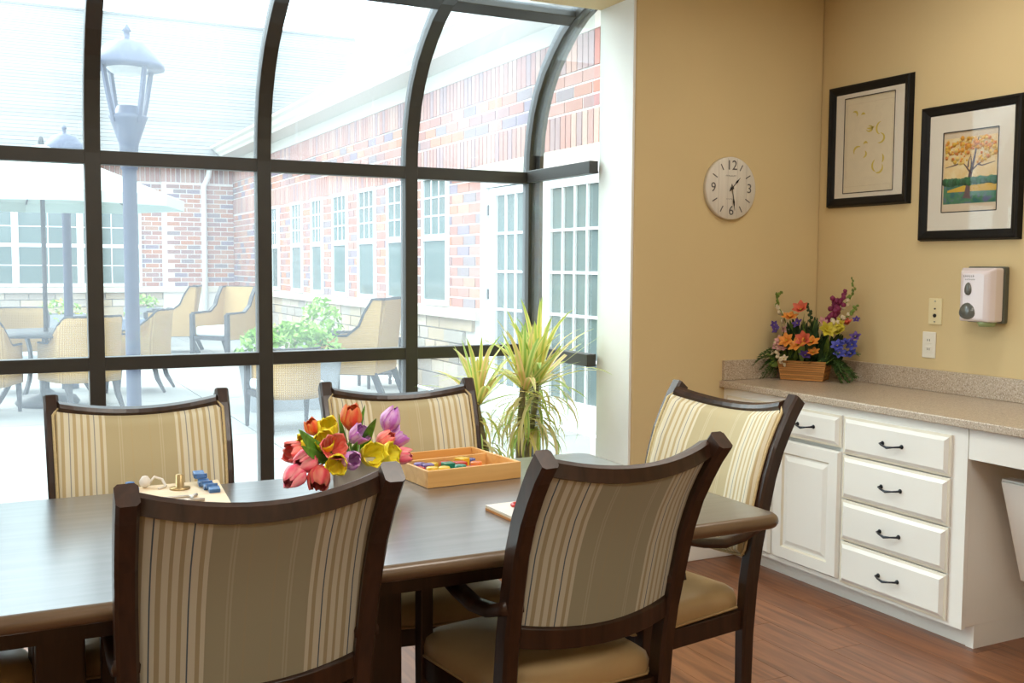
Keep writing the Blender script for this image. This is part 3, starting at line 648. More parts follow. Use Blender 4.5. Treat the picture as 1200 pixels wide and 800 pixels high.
# clock
ck = thing('wall_clock', 'round whitewashed wall clock with grey numerals on the tan wall', 'clock', (3.145, YC, 1.772))
R_ = .147; RX = Matrix.Rotation(PI / 2, 3, 'X')
MB().lathe([(R_, .001), (R_, .020), (R_ - .004, .024)], 56, M3=RX, cap=True).obj('clock_face', M['clock_face'], ck)
g = MB()
for x in (-.075, -.022, .033, .088):
    hh = math.sqrt(R_ ** 2 - x * x) - .006; g.b2((x - .0008, -.0246, -hh), (x + .0008, -.0241, hh))
g.obj('board_joint', mat('board_joint_grey', (.55, .51, .46), .8), ck)
for n_, a_, sz in (('12', 0, .064), ('3', 90, .062), ('6', 180, .062), ('9', 270, .062)):
    aa = math.radians(a_); rr_ = .106; text('numeral', n_, sz, Matrix.Translation((rr_ * math.sin(aa), -.0250, rr_ * math.cos(aa))) @ FYm, M['clock_print'], ck)
for h in (1, 2, 4, 5, 7, 8, 10, 11):
    aa = math.radians(h * 30); g = MB().box((0, 0, 0), (.0048, .001, .031)); g.xf(Matrix.Translation((.112 * math.sin(aa), -.0248, .112 * math.cos(aa))) @ Matrix.Rotation(aa, 4, 'Y')); g.obj('hour_mark', M['clock_print'], ck)
strokes('dial_print', 8, .062, .008, Matrix.Translation((-.004, -.0250, .058)) @ FYm, M['clock_print'], ck, 3)
strokes('dial_print', 5, .036, .005, Matrix.Translation((-.012, -.0250, -.050)) @ FYm, M['clock_print'], ck, 4)
def hand(deg, L, nm, y):
    g = MB(); pts = [(0, -.022), (.0035, -.012), (.0016, 0), (.0018, L * .45), (.0055, L * .62), (.0015, L * .82), (.0005, L)]
    vs = [(p, y, q) for p, q in pts] + [(-p, y, q) for p, q in pts[::-1]]; n = len(vs)
    g.add(vs + [(p, y - .001, q) for p, _, q in vs], [tuple(range(n)), tuple(range(n, 2 * n))[::-1]] + [(i, (i + 1) % n, n + (i + 1) % n, n + i) for i in range(n)])
    g.xf(Matrix.Rotation(math.radians(deg), 4, 'Y')); g.obj(nm, M['black'], ck)
hand(44, .070, 'hour_hand', -.028); hand(171, .105, 'minute_hand', -.031)
MB().lathe([(.007, .026), (.007, .034)], 14, M3=RX).obj('hub', M['black'], ck)

# ================================================================ FLOWER BASKET ON THE WORKTOP
fb = thing('flower_basket', 'mixed silk flowers and fern in a wicker basket in the worktop corner', 'flower arrangement', (3.515, 3.815, .861), math.radians(-56))
bm_ = wood('honey_wicker_slat', (.42, .17, .04), (.62, .30, .08), .6, axis=0, rnd=True, spread=.2)
bk = MB(); W1, W2, D1, D2 = .098, .112, .060, .070
for k in range(9):
    z = .006 + k * .0105; q = k / 8; ww, dd = lerp(W1, W2, q), lerp(D1, D2, q); j = .002 if k % 2 else -.001
    for s_ in (-1, 1):
        MB().box((0, s_ * (dd + j), z), (2 * ww + .006, .004, .0092)).obj('slat', bm_, fb, bevel=.001); MB().box((s_ * (ww + j), 0, z), (.004, 2 * dd, .0092)).obj('slat', bm_, fb, bevel=.001)
MB().b2((-.095, -.055, .002), (.095, .055, .08)).obj('foam', M['soil'], fb)
def petal_mesh(L, W, cup, curl, m, nu=5, nv=7, tip=.25):
    g = MB()
    def f(a, b):
        u = 2 * a - 1; wd = W * math.sin(PI * min(1, (b * .9 + .08))) ** .7 * (1 if b < .75 else lerp(1, tip, (b - .75) / .25)); z = L * b
        return (u * wd / 2, cup * (u * u) * wd * -.5 + curl(b), z)
    g.grid(f, nu, nv); return g.mesh('petal', m)
def mk_open(r, m, npet=6, bend=1.0, W=None):
    me = petal_mesh(r, W or r * .62, .5, lambda b: r * .15 * bend * b * b, m, 4, 5); return me, npet
fm = {n: mat('silk_' + n, c, .6, var=.2, scale=40) for n, c in dict(coral=(.62, .12, .06), orange=(.72, .27, .04), pink=(.62, .32, .30), magenta=(.20, .015, .07), yellow=(.52, .44, .03), blue=(.07, .08, .42), violet=(.10, .05, .26), cream=(.66, .56, .38)).items()}
def open_flower(nm, m, p, r, d=None, npet=6, spread=55):
    g = MB(); d = d or (random.uniform(-.4, .4), random.uniform(-1, -.3), random.uniform(.2, 1)); R3 = rot_to(d)
    for ring_, (k_, sp_, rr_) in enumerate(((npet, spread, 1), (npet // 2 + 1, spread * .45, .7))):
        for i in range(k_):
            s0 = len(g.v); L = r * rr_
            g.grid(lambda a, b: ((2 * a - 1) * L * .34 * math.sin(PI * min(1, b * .85 + .1)), .25 * L * b * b, L * b), 4, 5)
            Mx = Matrix.Translation(p) @ R3.to_4x4() @ Matrix.Rotation(2 * PI * i / k_ + ring_, 4, 'Z') @ Matrix.Rotation(math.radians(-sp_), 4, 'X'); g.xf(Mx, s0)
    g.cur = 1; g.lathe([(r * .10, 0), (r * .12, r * .2), (.001, r * .3)], 6, p, M3=R3)
    return g.obj(nm, [m, fm['yellow']], fb)
V = Vector
# coordinates in the basket frame: x across, z up, -y towards the room
for (x, z, r, c, y) in [(-.055, .255, .030, 'orange', -.03), (-.015, .285, .034, 'coral', -.01), (.018, .175, .034, 'coral', -.08), (-.005, .155, .034, 'orange', -.09), (.045, .165, .030, 'orange', -.085), (-.055, .17, .028, 'orange', -.07), (.055, .128, .022, 'orange', -.08),
        (.095, .215, .030, 'yellow', -.045), (.14, .205, .028, 'yellow', -.02), (.135, .235, .022, 'yellow', -.01), (.165, .235, .024, 'coral', .0), (.075, .24, .022, 'pink', -.01), (-.085, .165, .022, 'pink', -.06), (-.075, .135, .020, 'pink', -.075), (-.10, .14, .018, 'pink', -.06),
        (.14, .155, .024, 'blue', -.05), (.165, .165, .024, 'blue', -.04), (.19, .16, .022, 'blue', -.02), (.15, .13, .022, 'blue', -.06), (.19, .125, .022, 'blue', -.03), (.20, .19, .020, 'violet', -.01), (-.02, .235, .020, 'violet', -.04), (.02, .115, .022, 'violet', -.08),
        (-.145, .21, .020, 'violet', .0), (-.165, .225, .018, 'violet', .01), (-.12, .205, .016, 'violet', -.02), (.20, .255, .014, 'violet', .0), (-.075, .21, .014, 'pink', -.03), (-.06, .10, .016, 'cream', -.085), (-.12, .115, .016, 'cream', -.05)]:
    open_flower('blossom', fm[c], V((x * .93, y - .012, z)), r * 1.18, spread=55 if c != 'coral' else 35, npet=6 if r > .02 else 5)
lfm = mat('dark_green_silk_leaf', (.028, .065, .015), .6, var=.4, scale=30)
lg = mat('olive_bud_green', (.16, .24, .04), .6, var=.3, scale=60)
def spike(nm, pts, m, r0, r1, n=16, mat2=None):
    g = MB(); g.tube(pts, .0025, 5); P = [V(p) for p in pts]
    for i in range(n):
        q = i / (n - 1) * (len(P) - 1); a = min(int(q), len(P) - 2); p = P[a].lerp(P[a + 1], q - a); r_ = lerp(r0, r1, i / (n - 1)); off = V((random.uniform(-1, 1), random.uniform(-1, 1), random.uniform(-.4, .4))).normalized() * r_ * .9
        g.cur = 1 if (mat2 and i < n * .5) else 0; g.lathe([(.001, -r_), (r_ * .8, -r_ * .4), (r_ * .8, r_ * .4), (.001, r_)], 6, p + off, M3=rot_to((random.uniform(-.6, .6), random.uniform(-.6, .2), 1)))
    return g.obj(nm, [m, mat2 or m], fb)
spike('flower_spike', [(-.06, 0, .17), (-.10, 0, .26), (-.135, 0, .30), (-.142, 0, .345), (-.120, 0, .355)], lg, .014, .006, 20, fm['cream'])
spike('flower_spike', [(.06, .01, .20), (.11, .01, .28), (.155, .01, .33), (.175, .01, .37), (.160, .01, .415)], lg, .013, .005, 18, fm['cream'])
spike('flower_spike', [(.09, .0, .24), (.10, .0, .29), (.105, .0, .335)], fm['magenta'], .014, .012, 12)
spike('flower_spike', [(.09, .0, .25), (.13, .0, .32), (.145, .0, .36)], fm['magenta'], .014, .009, 12)
spike('flower_spike', [(.10, -.02, .24), (.16, -.01, .27), (.185, -.01, .31)], lg, .012, .006, 12, fm['cream'])
spike('flower_spike', [(-.09, -.07, .16), (-.08, -.09, .11), (-.055, -.095, .075)], fm['cream'], .010, .006, 12)
spike('flower_spike', [(.02, 0, .22), (.015, 0, .27), (.005, 0, .31)], lfm, .009, .005, 12)
for i in range(230):   # leaves of the filling
    a_ = random.uniform(-1, 1); b0 = V((a_ * .09, random.uniform(-.05, .05), .08)); e = V((a_ * random.uniform(.10, .17), random.uniform(-.08, .05), random.uniform(.10, .28) * (1.05 - .35 * abs(a_))))
    d = e - b0; L = d.length; g = MB(); g.grid(lambda a, b: ((2 * a - 1) * .014 * math.sin(PI * min(1, b * .9 + .05)), .1 * L * b * b, L * b), 3, 6)
    g.xf(Matrix.Translation(b0) @ rot_to(d).to_4x4() @ Matrix.Rotation(random.random() * 6, 4, 'Z')); g.obj('leaf', lfm if i % 3 else lg, fb)
fern_m = mat('fern_green', (.045, .10, .015), .6, var=.4, scale=30)
for k in range(40):  # trailing fern fronds left and right
    s_ = -1 if k % 2 else 1; b0 = V((s_ * .08, random.uniform(-.05, .03), .095)); g = MB()
    e = V((s_ * random.uniform(.13, .20), random.uniform(-.10, .02), random.uniform(.01, .13))); m_ = (b0 + e) / 2 + V((0, 0, .04))
    pts = [b0 * (1 - t) ** 2 + m_ * 2 * t * (1 - t) + e * t * t for t in [i / 10 for i in range(11)]]
    g.tube(pts, .0012, 4)
    for i in range(1, 11):
        for q in range(6):
            d = V((random.uniform(-1, 1), random.uniform(-1, .6), random.uniform(-.8, .8))).normalized() * .018 * (1.2 - i / 12)
            d += (pts[i] - pts[i - 1]).normalized() * .012; n_ = V((.0016, 0, .0016)); p = pts[i]; g.add([p - n_, p + n_, p + d + V((0, 0, .0006)), p + d - V((0, 0, .0006))], [(0, 1, 2, 3)])
    g.obj('fern_frond', fern_m, fb)

for ch in fb.children:
    if ch.name.split('.')[0] not in ('slat', 'foam'):
        ch.data.transform(Matrix.Translation((0, 0, .08)) @ Matrix.Diagonal((1.28, 1.15, 1.24, 1)) @ Matrix.Translation((0, 0, -.08)))
        c_, s_ = math.cos(math.radians(-56)), math.sin(math.radians(-56))
        for v in ch.data.vertices:   # silk foliage bends against the two walls
            X, Y = 3.515 + c_ * v.co.x - s_ * v.co.y, 3.815 + s_ * v.co.x + c_ * v.co.y
            X, Y = (X if X < 3.64 else 3.64 + min(.054, (X - 3.64) * .4)) - 3.515, (Y if Y < 3.87 else 3.87 + min(.064, (Y - 3.87) * .4)) - 3.815
            v.co.x, v.co.y, v.co.z = c_ * X + s_ * Y, -s_ * X + c_ * Y, max(v.co.z, .003)
# ================================================================ TULIPS IN A VASE
VX, VY = .915, 2.80
vs_ = thing('vase', 'plain pale grey square vase holding the tulips on the table', 'vase', (VX, VY, .7585), math.radians(-8))
g = MB(); T = .006
def sqr(h, a): return [(x, y, h) for x, y in rrect(-a, a, -a * .8, a * .8, .012, 3)]
L_ = [sqr(0, .066), sqr(.105, .070), sqr(.105, .064), sqr(.01, .060)]; n = len(L_[0]); g.add([v for l in L_ for v in l], [(k * n + i, k * n + (i + 1) % n, (k + 1) * n + (i + 1) % n, (k + 1) * n + i) for k in range(3) for i in range(n)] + [tuple(range(n))[::-1], tuple(range(3 * n, 4 * n))])
g.obj('vase_body', M['vase'], vs_); MB().b2((-.055, -.045, .012), (.055, .045, .085)).obj('foam', M['soil'], vs_)
TC = dict(red=((.78, .07, .03), (.80, .30, .08)), pink=((.92, .12, .22), (.95, .38, .38)), yellow=((.90, .74, .02), (.95, .82, .06)), purple=((.55, .16, .62), (.80, .52, .80)), dark=((.60, .05, .07), (.66, .20, .12)), coral=((.92, .14, .13), (.95, .32, .28)))
TM = {}
for k_, (a_, b_) in TC.items():
    m, nt, b = newmat('tulip_petal_' + k_); tcn = N(nt, 'ShaderNodeTexCoord'); mp = N(nt, 'ShaderNodeMapping'); mp.inputs['Scale'].default_value = (60, 60, 10); nz = N(nt, 'ShaderNodeTexNoise'); nz.inputs['Scale'].default_value = 1.2
    nt.links.new(tcn.outputs['Object'], mp.inputs[0]); nt.links.new(mp.outputs[0], nz.inputs[0]); r = ramp(nt, [(.38, a_), (.68, b_)]); nt.links.new(nz.outputs[0], r.inputs[0]); nt.links.new(r.outputs[0], b.inputs['Base Color'])
    b.inputs['Roughness'].default_value = .5; b.inputs['Subsurface Weight'].default_value = .25; b.inputs['Subsurface Radius'].default_value = (.01, .005, .004); b.inputs['Subsurface Scale'].default_value = .5; TM[k_] = m
GS = mat('tulip_stem_green', (.13, .30, .05), .5, var=.2, scale=20); GL = mat('tulip_leaf_green', (.12, .33, .04), .45, var=.35, scale=16, stretch=(4, 4, 1))
PMESH = {}
def tulip_petal(col, op):
    key = (col, op)
    if key not in PMESH:
        H, Rm = .062, .026; g = MB()
        def f(a, b):
            u = 2 * a - 1; t = b; rad = Rm * (math.sin(PI * min(.5, t * .9 + .06)) if t < .5 else lerp(1, .34 + op * 1.2, ((t - .5) / .5) ** 1.4))
            hw = (.72 * math.sin(PI * min(1, t * .62 + .17)) if t < .8 else .72 * math.sin(PI * .666) * math.sqrt(max(0, 1 - ((t - .8) / .2) ** 2))) * 1.0
            ang = u * hw; return (rad * math.sin(ang), -rad * math.cos(ang) + .004 * u * u, H * t * (1 - .25 * op * t) + .002 * math.sin(6 * u + 4 * t))
        g.grid(f, 7, 9); PMESH[key] = g.mesh('petal', TM[col])
    return PMESH[key]
# (screen-measured heads) x, y, z relative to vase centre at table, direction, colour, openness, size, label
def U(u, v, Y):   # photograph pixel -> point at depth plane Y, used once to take the bloom positions off the photograph
    d = V((.89266, -.45069, .00593)) * (u - 600) - V((.02741, .06742, .99735)) * (v - 400) + V((.4499, .89013, -.07254)) * 1214.64
    return V((0, 0, 1.4)) + d * (Y / d.y)
TUL = [((412, 488), 2.80, (.05, -.25, 1), 'red', .25, 1.0, 'orange-red tulip standing tallest in the middle of the vase'),
       ((458, 491), 2.82, (.4, -.1, 1), 'purple', .0, .95, 'closed purple tulip standing highest at the right of the bunch'),
       ((384, 503), 2.83, (-.1, -.5, .9), 'yellow', .45, 1.0, 'yellow tulip at the upper left behind the pink open one'),
       ((380, 518), 2.76, (-.2, -.9, .7), 'yellow', .6, .9, 'open yellow tulip in the centre left of the bunch'),
       ((391, 525), 2.72, (-.1, -1, .5), 'coral', .85, .95, 'wide open coral pink tulip at the front of the bunch'),
       ((421, 509), 2.75, (.6, -.6, .6), 'purple', .7, .85, 'open lilac tulip below the tall red one'),
       ((412, 539), 2.70, (.05, -1, .3), 'purple', .35, .85, 'round lilac tulip low at the front centre'),
       ((434, 533), 2.72, (.3, -1, .35), 'yellow', .8, .95, 'wide yellow tulip right of the low lilac one'),
       ((455, 533), 2.74, (.8, -.7, .35), 'yellow', .8, 1.0, 'large open yellow tulip at the lower right above the chair post'),
       ((395, 543), 2.70, (-.4, -1, -.1), 'yellow', .7, .85, 'yellow tulip hanging low at the front left'),
       ((452, 515), 2.79, (.7, -.5, .7), 'coral', .2, .8, 'coral tulip tucked right of the green leaf'),
       ((467, 513), 2.82, (1, -.2, .7), 'purple', .6, .85, 'lilac tulip at the far right behind the coral one'),
       ((472, 534), 2.78, (1, -.4, .1), 'pink', .25, .8, 'pink tulip poking out at the far right'),
       ((346, 530), 2.80, (-1, -.4, .2), 'coral', .4, 1.0, 'coral pink tulip at the far left of the bunch'),
       ((358, 541), 2.74, (-1, -.6, -.15), 'pink', .15, 1.05, 'bright pink tulip leaning left over the table'),
       ((345, 558), 2.72, (-.8, -.6, -.5), 'pink', .15, 1.0, 'lowest pink tulip drooping left toward the tabletop'),
       ((374, 560), 2.70, (-.3, -.7, -.8), 'dark', .35, 1.0, 'dark red tulip hanging down in front of the vase'),
       ((358, 520), 2.80, (-1, -.3, .5), 'yellow', .3, .85, 'yellow tulip under the broad leaf at left'),
       ((366, 500), 2.84, (-.4, -.2, .9), 'red', .3, .7, 'small red tulip at the back left edge')]
for (uv, Y, d, col, op, sz, lab) in TUL:
    p = U(*uv, Y); dn = V(d).normalized(); sz *= 1.3; base = p - dn * .031 * sz
    t = thing('tulip', lab, 'flower', base); R3 = rot_to(dn)
    for i in range(6):
        inner = i % 2; me = tulip_petal(col, op); o = link('petal', me, t); o.matrix_basis = (R3.to_4x4() @ Matrix.Rotation(2 * PI * i / 6 + .3, 4, 'Z') @ Matrix.Scale(sz * (.90 if inner else 1.0), 4))
    r = V((VX + random.uniform(-.03, .03), VY + random.uniform(-.025, .025), .7585 + .09)) - base
    m_ = r * .5 - dn * .035; pts = [(V((0, 0, 0)) * (1 - q) ** 2 + m_ * 2 * q * (1 - q) + r * q * q) for q in [i / 7 for i in range(8)]]
    MB().tube(pts, .003, 6).obj('stem', GS, t)
def tleaf(p0, p1, wd, lab, side):
    a, b = V(p0), V(p1); d = b - a; L = d.length; g = MB(); n0 = V(side).normalized(); sd_ = d.normalized().cross(n0).normalized(); nn = sd_.cross(d.normalized())
    def f(i, j):
        u = 2 * i - 1; ww = wd * math.sin(PI * min(1, j * .93 + .07)) ** .8; return a + d * j + sd_ * u * ww + nn * (u * u * ww * .35 - .12 * L * math.sin(PI * j))
    g.grid(f, 5, 12); o = g.obj('tulip_leaf', GL, solid=.0012); tag(o, lab, 'leaf'); return o
vt = V((VX, VY, .7585 + .075))
tleaf(vt + V((-.02, -.01, 0)), U(350, 503, 2.66), .022, 'broad green tulip leaf sweeping up to the left', (0, -1, .5))
tleaf(vt + V((-.02, -.02, 0)), U(353, 522, 2.64), .014, 'narrow green tulip leaf pointing left below the broad one', (0, -1, .3))
tleaf(vt + V((.01, .02, 0)), U(428, 474, 2.84), .009, 'upright thin green leaf beside the tall red tulip', (0, -1, 0))
tleaf(vt + V((.02, 0, 0)), U(441, 490, 2.68), .015, 'pointed green leaf standing right of centre', (0, -1, 0))
tleaf(vt + V((0, .02, 0)), U(397, 484, 2.86), .008, 'thin green leaf left of the tall red tulip', (0, -1, 0))
tleaf(vt + V((0, -.02, 0)), U(419, 517, 2.66), .012, 'short green leaf between the two lilac tulips', (0, -1, .2))

# ================================================================ GAME BOX WITH BLOCKS
gb = thing('game_box', 'open pine tray box with a divider holding coloured blocks', 'box', (1.262, 2.905, .7585), math.radians(6.4 - 2))
w_, d_, h_ = .158, .152, .050
g = MB(); P_ = M['pine']
for nm, a, b in (('box_side', (-w_, -d_, 0), (w_, -d_ + .010, h_)), ('box_side', (-w_, d_ - .010, 0), (w_, d_, h_)), ('box_side', (-w_, -d_ + .010, 0), (-w_ + .010, d_ - .010, h_)), ('box_side', (w_ - .010, -d_ + .010, 0), (w_, d_ - .010, h_)),
                 ('box_bottom', (-w_ + .010, -d_ + .010, 0), (w_ - .010, d_ - .010, .006)), ('divider', (-w_ + .010, .045, .006), (w_ - .010, .053, .045))):
    box(nm, a, b, P_, gb, bevel=.0015)
RB = Matrix.Rotation(math.radians(4.4), 3, 'Z')
BC = dict(red=(.55, .03, .03), yellow=(.80, .52, .03), blue=(.04, .06, .30), green=(.02, .22, .14), orange=(.75, .20, .03), purple=(.20, .14, .42))
BMt = {k: mat('painted_block_' + k, v, .35, var=.05, coat=.4) for k, v in BC.items()}
blocks = [(-.125, -.02, 'red', 's', 'red square wooden block at the left end of the pine tray'), (-.085, -.005, 'purple', 's', 'lilac square wooden block next to the leftmost red one'), (-.105, -.075, 'yellow', 'd', 'pale yellow wooden disc in the front left corner of the tray'),
          (-.055, .022, 'yellow', 'd', 'yellow wooden disc by the divider near the lilac block'), (-.062, -.07, 'yellow', 'd', 'thick yellow wooden disc at the front of the tray'), (-.030, -.035, 'green', 's', 'green square wooden block in the middle of the tray'),
          (-.010, .02, 'red', 'd', 'red wooden disc against the divider'), (.018, -.022, 'red', 's', 'red square wooden block right of the green block'), (.045, .014, 'yellow', 's', 'yellow square wooden block leaning by the divider'),
          (.080, .028, 'blue', 'd', 'dark blue wooden disc at the right near the divider'), (.062, -.045, 'orange', 'd', 'orange wooden disc right of the red block'), (-.015, -.085, 'green', 'd', 'green wooden disc at the front behind the tray wall'), (.022, -.088, 'red', 'd', 'red wooden disc at the front right behind the tray wall'), (-.1, .02, 'purple', 'd', 'violet wooden disc behind the red block at left')]
for i, (x, y, c, sh, lab) in enumerate(blocks):
    p = RB @ V((x, y, 0)) + V((1.262, 2.905, .7585 + .0062)); g = MB()
    hz = .031 + .004 * (i % 3)
    if sh == 's': g.box((0, 0, hz / 2), (.034, .034, hz))
    else: g.lathe([(.016, 0), (.018, .002), (.018, hz - .002), (.016, hz)], 20)
    o = g.obj('wooden_block', BMt[c], bevel=.002 if sh == 's' else 0, loc=p); o.rotation_euler = (0, 0, random.uniform(-.5, .5)); tag(o, lab, 'toy block')
# latch board
lb = thing('latch_board', 'birch activity board fitted with buckle, latch and blue strap pieces', 'board', (.437, 2.885, .7585), math.radians(0))
def quad_slab(pts, z0, z1): return MB().add([(x, y, z0) for x, y in pts] + [(x, y, z1) for x, y in pts], [(3, 2, 1, 0), (4, 5, 6, 7), (0, 1, 5, 4), (1, 2, 6, 5), (2, 3, 7, 6), (3, 0, 4, 7)])
bp_ = [(-.150, -.150), (.118, -.158), (.145, .160), (-.132, .150)]
quad_slab(bp_, 0, .016).obj('board', M['plyedge'], lb); quad_slab([(x * .998, y * .998) for x, y in bp_], .016, .0175).obj('board_face', M['birch'], lb)
BL = mat('blue_plastic', (.06, .17, .42), .35, var=.3, scale=70); WH = mat('white_plastic_part', (.78, .74, .68), .4); BR = mat('brass_part', (.45, .33, .16), .35, metal=.8); CH = mat('steel_wire_part', (.55, .52, .48), .3, metal=.8)
g = MB(); g.lathe([(.024, 0), (.024, .012), (.014, .014), (.012, .028), (0.0005, .030)], 18, (-.105, .085, .0176)); g.obj('blue_knob', BL, lb)
g = MB(); g.lathe([(.003, 0), (.014, .008), (.016, .02), (.008, .032), (.001, .034)], 14, (-.06, .13, .0176)); g.tube([(-.05, .125, .03), (-.035, .13, .046), (-.015, .125, .038), (-.008, .105, .022), (-.03, .09, .020)], .004, 8); g.obj('white_hook', WH, lb)
g = MB(); g.lathe([(.028, 0), (.028, .004), (.012, .006), (.011, .04), (.002, .042)], 20, (.025, .075, .0176)); g.obj('brass_peg', BR, lb)
g = MB()
for k in range(7):
    s0 = len(g.v); g.box((0, 0, 0), (.030, .026, .014)); g.xf(Matrix.Translation((.085 + .003 * k, .125 - .022 * k, .024 + (.006 if k % 2 else 0) + max(0, .02 - .008 * k))) @ Matrix.Rotation(.25 * (-1) ** k, 4, 'X'), s0)
g.obj('blue_strap', BL, lb, bevel=.002)
lp2 = rrect(-.055, .035, -.085, -.045, .018, 4); g = MB(); g.tube([(x, y, .0215) for x, y in lp2], .0035, 6, closed=True); g.tube([(-.06, -.09, .0215), (.06, -.105, .0215)], .0045, 6); g.tube([(.035, -.06, .022), (.05, -.04, .022)], .005, 6); g.obj('wire_buckle', CH, lb)
g = MB(); g.tube([(-.10, -.03, .022), (-.085, -.06, .022), (-.06, -.065, .021)], .005, 6); g.obj('blue_tab', WH, lb)
# small puzzle board near the second chair
sb2 = thing('puzzle_board', 'small pale board with a red ring on the table edge of near right chair', 'board', (1.262, 2.352, .7585), math.radians(2))
box('board_base', (-.105, -.09, 0), (.105, .085, .006), M['plyedge'], sb2); box('board_middle', (-.105, -.09, .0061), (.105, .085, .010), M['birch'], sb2); box('board_face', (-.105, -.09, .0101), (.105, .085, .014), mat('white_laminate', (.78, .74, .68), .4), sb2)
g = MB(); g.tube([(-.03 + .022 * math.cos(a), .03 + .020 * math.sin(a), .018) for a in [2 * PI * i / 16 for i in range(16)]], .005, 8, closed=True); g.obj('red_ring', BMt['red'], sb2)
MB().lathe([(.008, 0), (.007, .012)], 12, (-.005, .055, .0141)).obj('black_peg', M['black'], sb2)

# ================================================================ SPIKY POTTED PLANT
pp = thing('potted_dracaena', 'tall spiky yellow-green plant in a pot by the window corner', 'plant', (2.17, 4.36, 0))
MB().lathe([(.13, 0), (.17, .30), (.175, .32), (.160, .32), (.155, .29)], 28, cap=False).obj('pot', M['terra'], pp); MB().lathe([(.001, .28), (.157, .285)], 24, cap=False).obj('soil', M['soil'], pp)
lms = []
for k, (edge, mid) in enumerate((((.86, .76, .26), (.42, .56, .10)), ((.88, .62, .30), (.62, .62, .16)), ((.74, .78, .30), (.28, .50, .10)), ((.92, .84, .56), (.76, .70, .34)))):
    m, nt, b = newmat('variegated_leaf'); tcn = N(nt, 'ShaderNodeTexCoord'); s = N(nt, 'ShaderNodeSeparateXYZ'); nt.links.new(tcn.outputs['Object'], s.inputs[0]); ab = N(nt, 'ShaderNodeMath', operation='ABSOLUTE'); nt.links.new(s.outputs[0], ab.inputs[0])
    r = ramp(nt, [(0, mid), (.003, mid), (.006, edge)]); sc = N(nt, 'ShaderNodeMath', operation='MULTIPLY'); sc.inputs[1].default_value = 1.0; nt.links.new(ab.outputs[0], sc.inputs[0]); nt.links.new(sc.outputs[0], r.inputs[0]); nt.links.new(r.outputs[0], b.inputs['Base Color']); b.inputs['Roughness'].default_value = .4
    o = nt.nodes['Material Output']; tl = N(nt, 'ShaderNodeBsdfTranslucent'); nt.links.new(r.outputs[0], tl.inputs[0]); mx = N(nt, 'ShaderNodeMixShader'); mx.inputs[0].default_value = .35
    nt.links.new(b.outputs[0], mx.inputs[1]); nt.links.new(tl.outputs[0], mx.inputs[2]); nt.links.new(mx.outputs[0], o.inputs[0]); lms.append(m)
LM = {}
def dleaf(L, droop, k, wd=.012):
    key = (round(L, 2), round(droop, 1), k, wd)
    if key not in LM:
        g = MB()
        def f(i, j):
            u = 2 * i - 1; w2 = wd * (math.sin(PI * min(1, (j * .80 + .20))) ** .7); a_ = droop * j * j; 
            return (u * w2, -L * (math.sin(a_) * j * .75), L * j * (math.cos(a_ * .75)) + abs(u) * w2 * .25)
        g.grid(f, 3, 9); LM[key] = g.mesh('leaf', lms[k])
    return LM[key]
heads = [((629, 446), 4.36, .36, 1.0), ((615, 452), 4.30, .30, .8), ((561, 468), 4.33, .28, .8)]
for hi, (uv, Y, Lh, dens) in enumerate(heads):
    top = U(*uv, Y) - V((2.17, 4.36, 0)); root = V((top.x * .35, top.y * .35, .28)); 
    path = [root.lerp(top, q) + V((.015 * math.sin(3 * q + hi), 0, 0)) for q in [i / 8 for i in range(9)]]
    MB().tube(path, .016, 10, scales=[1.2] + [1] * 7 + [.8]).obj('cane', M['cane'], pp)
    nl = int(36 * dens)
    for i in range(nl):      # upright crown
        az = i * 2.399 + hi; q = (i / nl); tilt = math.radians(lerp(4, 76, q ** 1.15)); L = Lh * random.uniform(.85, 1.18) * (1.0 if q < .8 else 1.1)
        o = link('leaf', dleaf(round(L, 1) + .02 * (i % 3), [.0, .2, .35][i % 3] + .2 * q, [0, 0, 2, 1][i % 4], .0155), pp, top + V((0, 0, -.03 * q)), (Euler((tilt, 0, az))))
    for i in range(int(66 * dens)):      # drooping skirt
        az = i * 2.399 + .7; q = random.random(); tilt = math.radians(random.uniform(72, 112)); L = Lh * random.uniform(.55, .8)
        o = link('leaf', dleaf(round(L, 1) + .02 * (i % 2), [.9, 1.2][i % 2], [0, 2, 3, 1, 3][i % 5], .008), pp, top + V((0, 0, -.03 - .24 * q)), (Euler((tilt, 0, az))))

# ================================================================ OUTSIDE: PATIO
pt_ = st(box('patio', (-9, YG + .08, -.30), (4.45, 21.6, -.045), M['joint']))
SL = 1.22; x = -9
sm_ = MB().box((0, 0, -.022), (SL - .012, SL - .012, .04)).mesh('paving_slab', M['patio'])
ix = 0
while x < 4.4:
    y = YG + .09
    while y < 21.5:
        if x + SL > 4.44 or y + SL > 21.6:
            x1, y1 = min(x + SL, 4.44), min(y + SL, 21.59); link('paving_slab', MB().box((0, 0, -.022), (x1 - x - .012, y1 - y - .012, .04)).mesh('paving_slab', M['patio']), pt_, ((x + x1) / 2, (y + y1) / 2, 0))
        else: link('paving_slab', sm_, pt_, (x + SL / 2, y + SL / 2, 0))
        y += SL
    x += SL

# ================================================================ OUTSIDE: BUILDING WINGS
WX, FY = 4.5, 21.6
BLN, BLH = .305, .110
brick_me = MB().box((0, 0, 0), (.03, BLN - .016, BLH - .017)).mesh('brick', M['brick'])
brick_x = MB().box((0, 0, 0), (BLN - .016, .03, BLH - .017)).mesh('brick', M['brick'])
sold_me = MB().box((0, 0, 0), (.036, .077, .29)).mesh('brick', M['brick_pale'])
rw = thing('brick_wing', 'long brick building wing at right with white windows and glazed doors', 'building', (WX, 14, 0))
def rl(x, y, z): return (x - WX, y - 14, z)
Y0w = 4.25
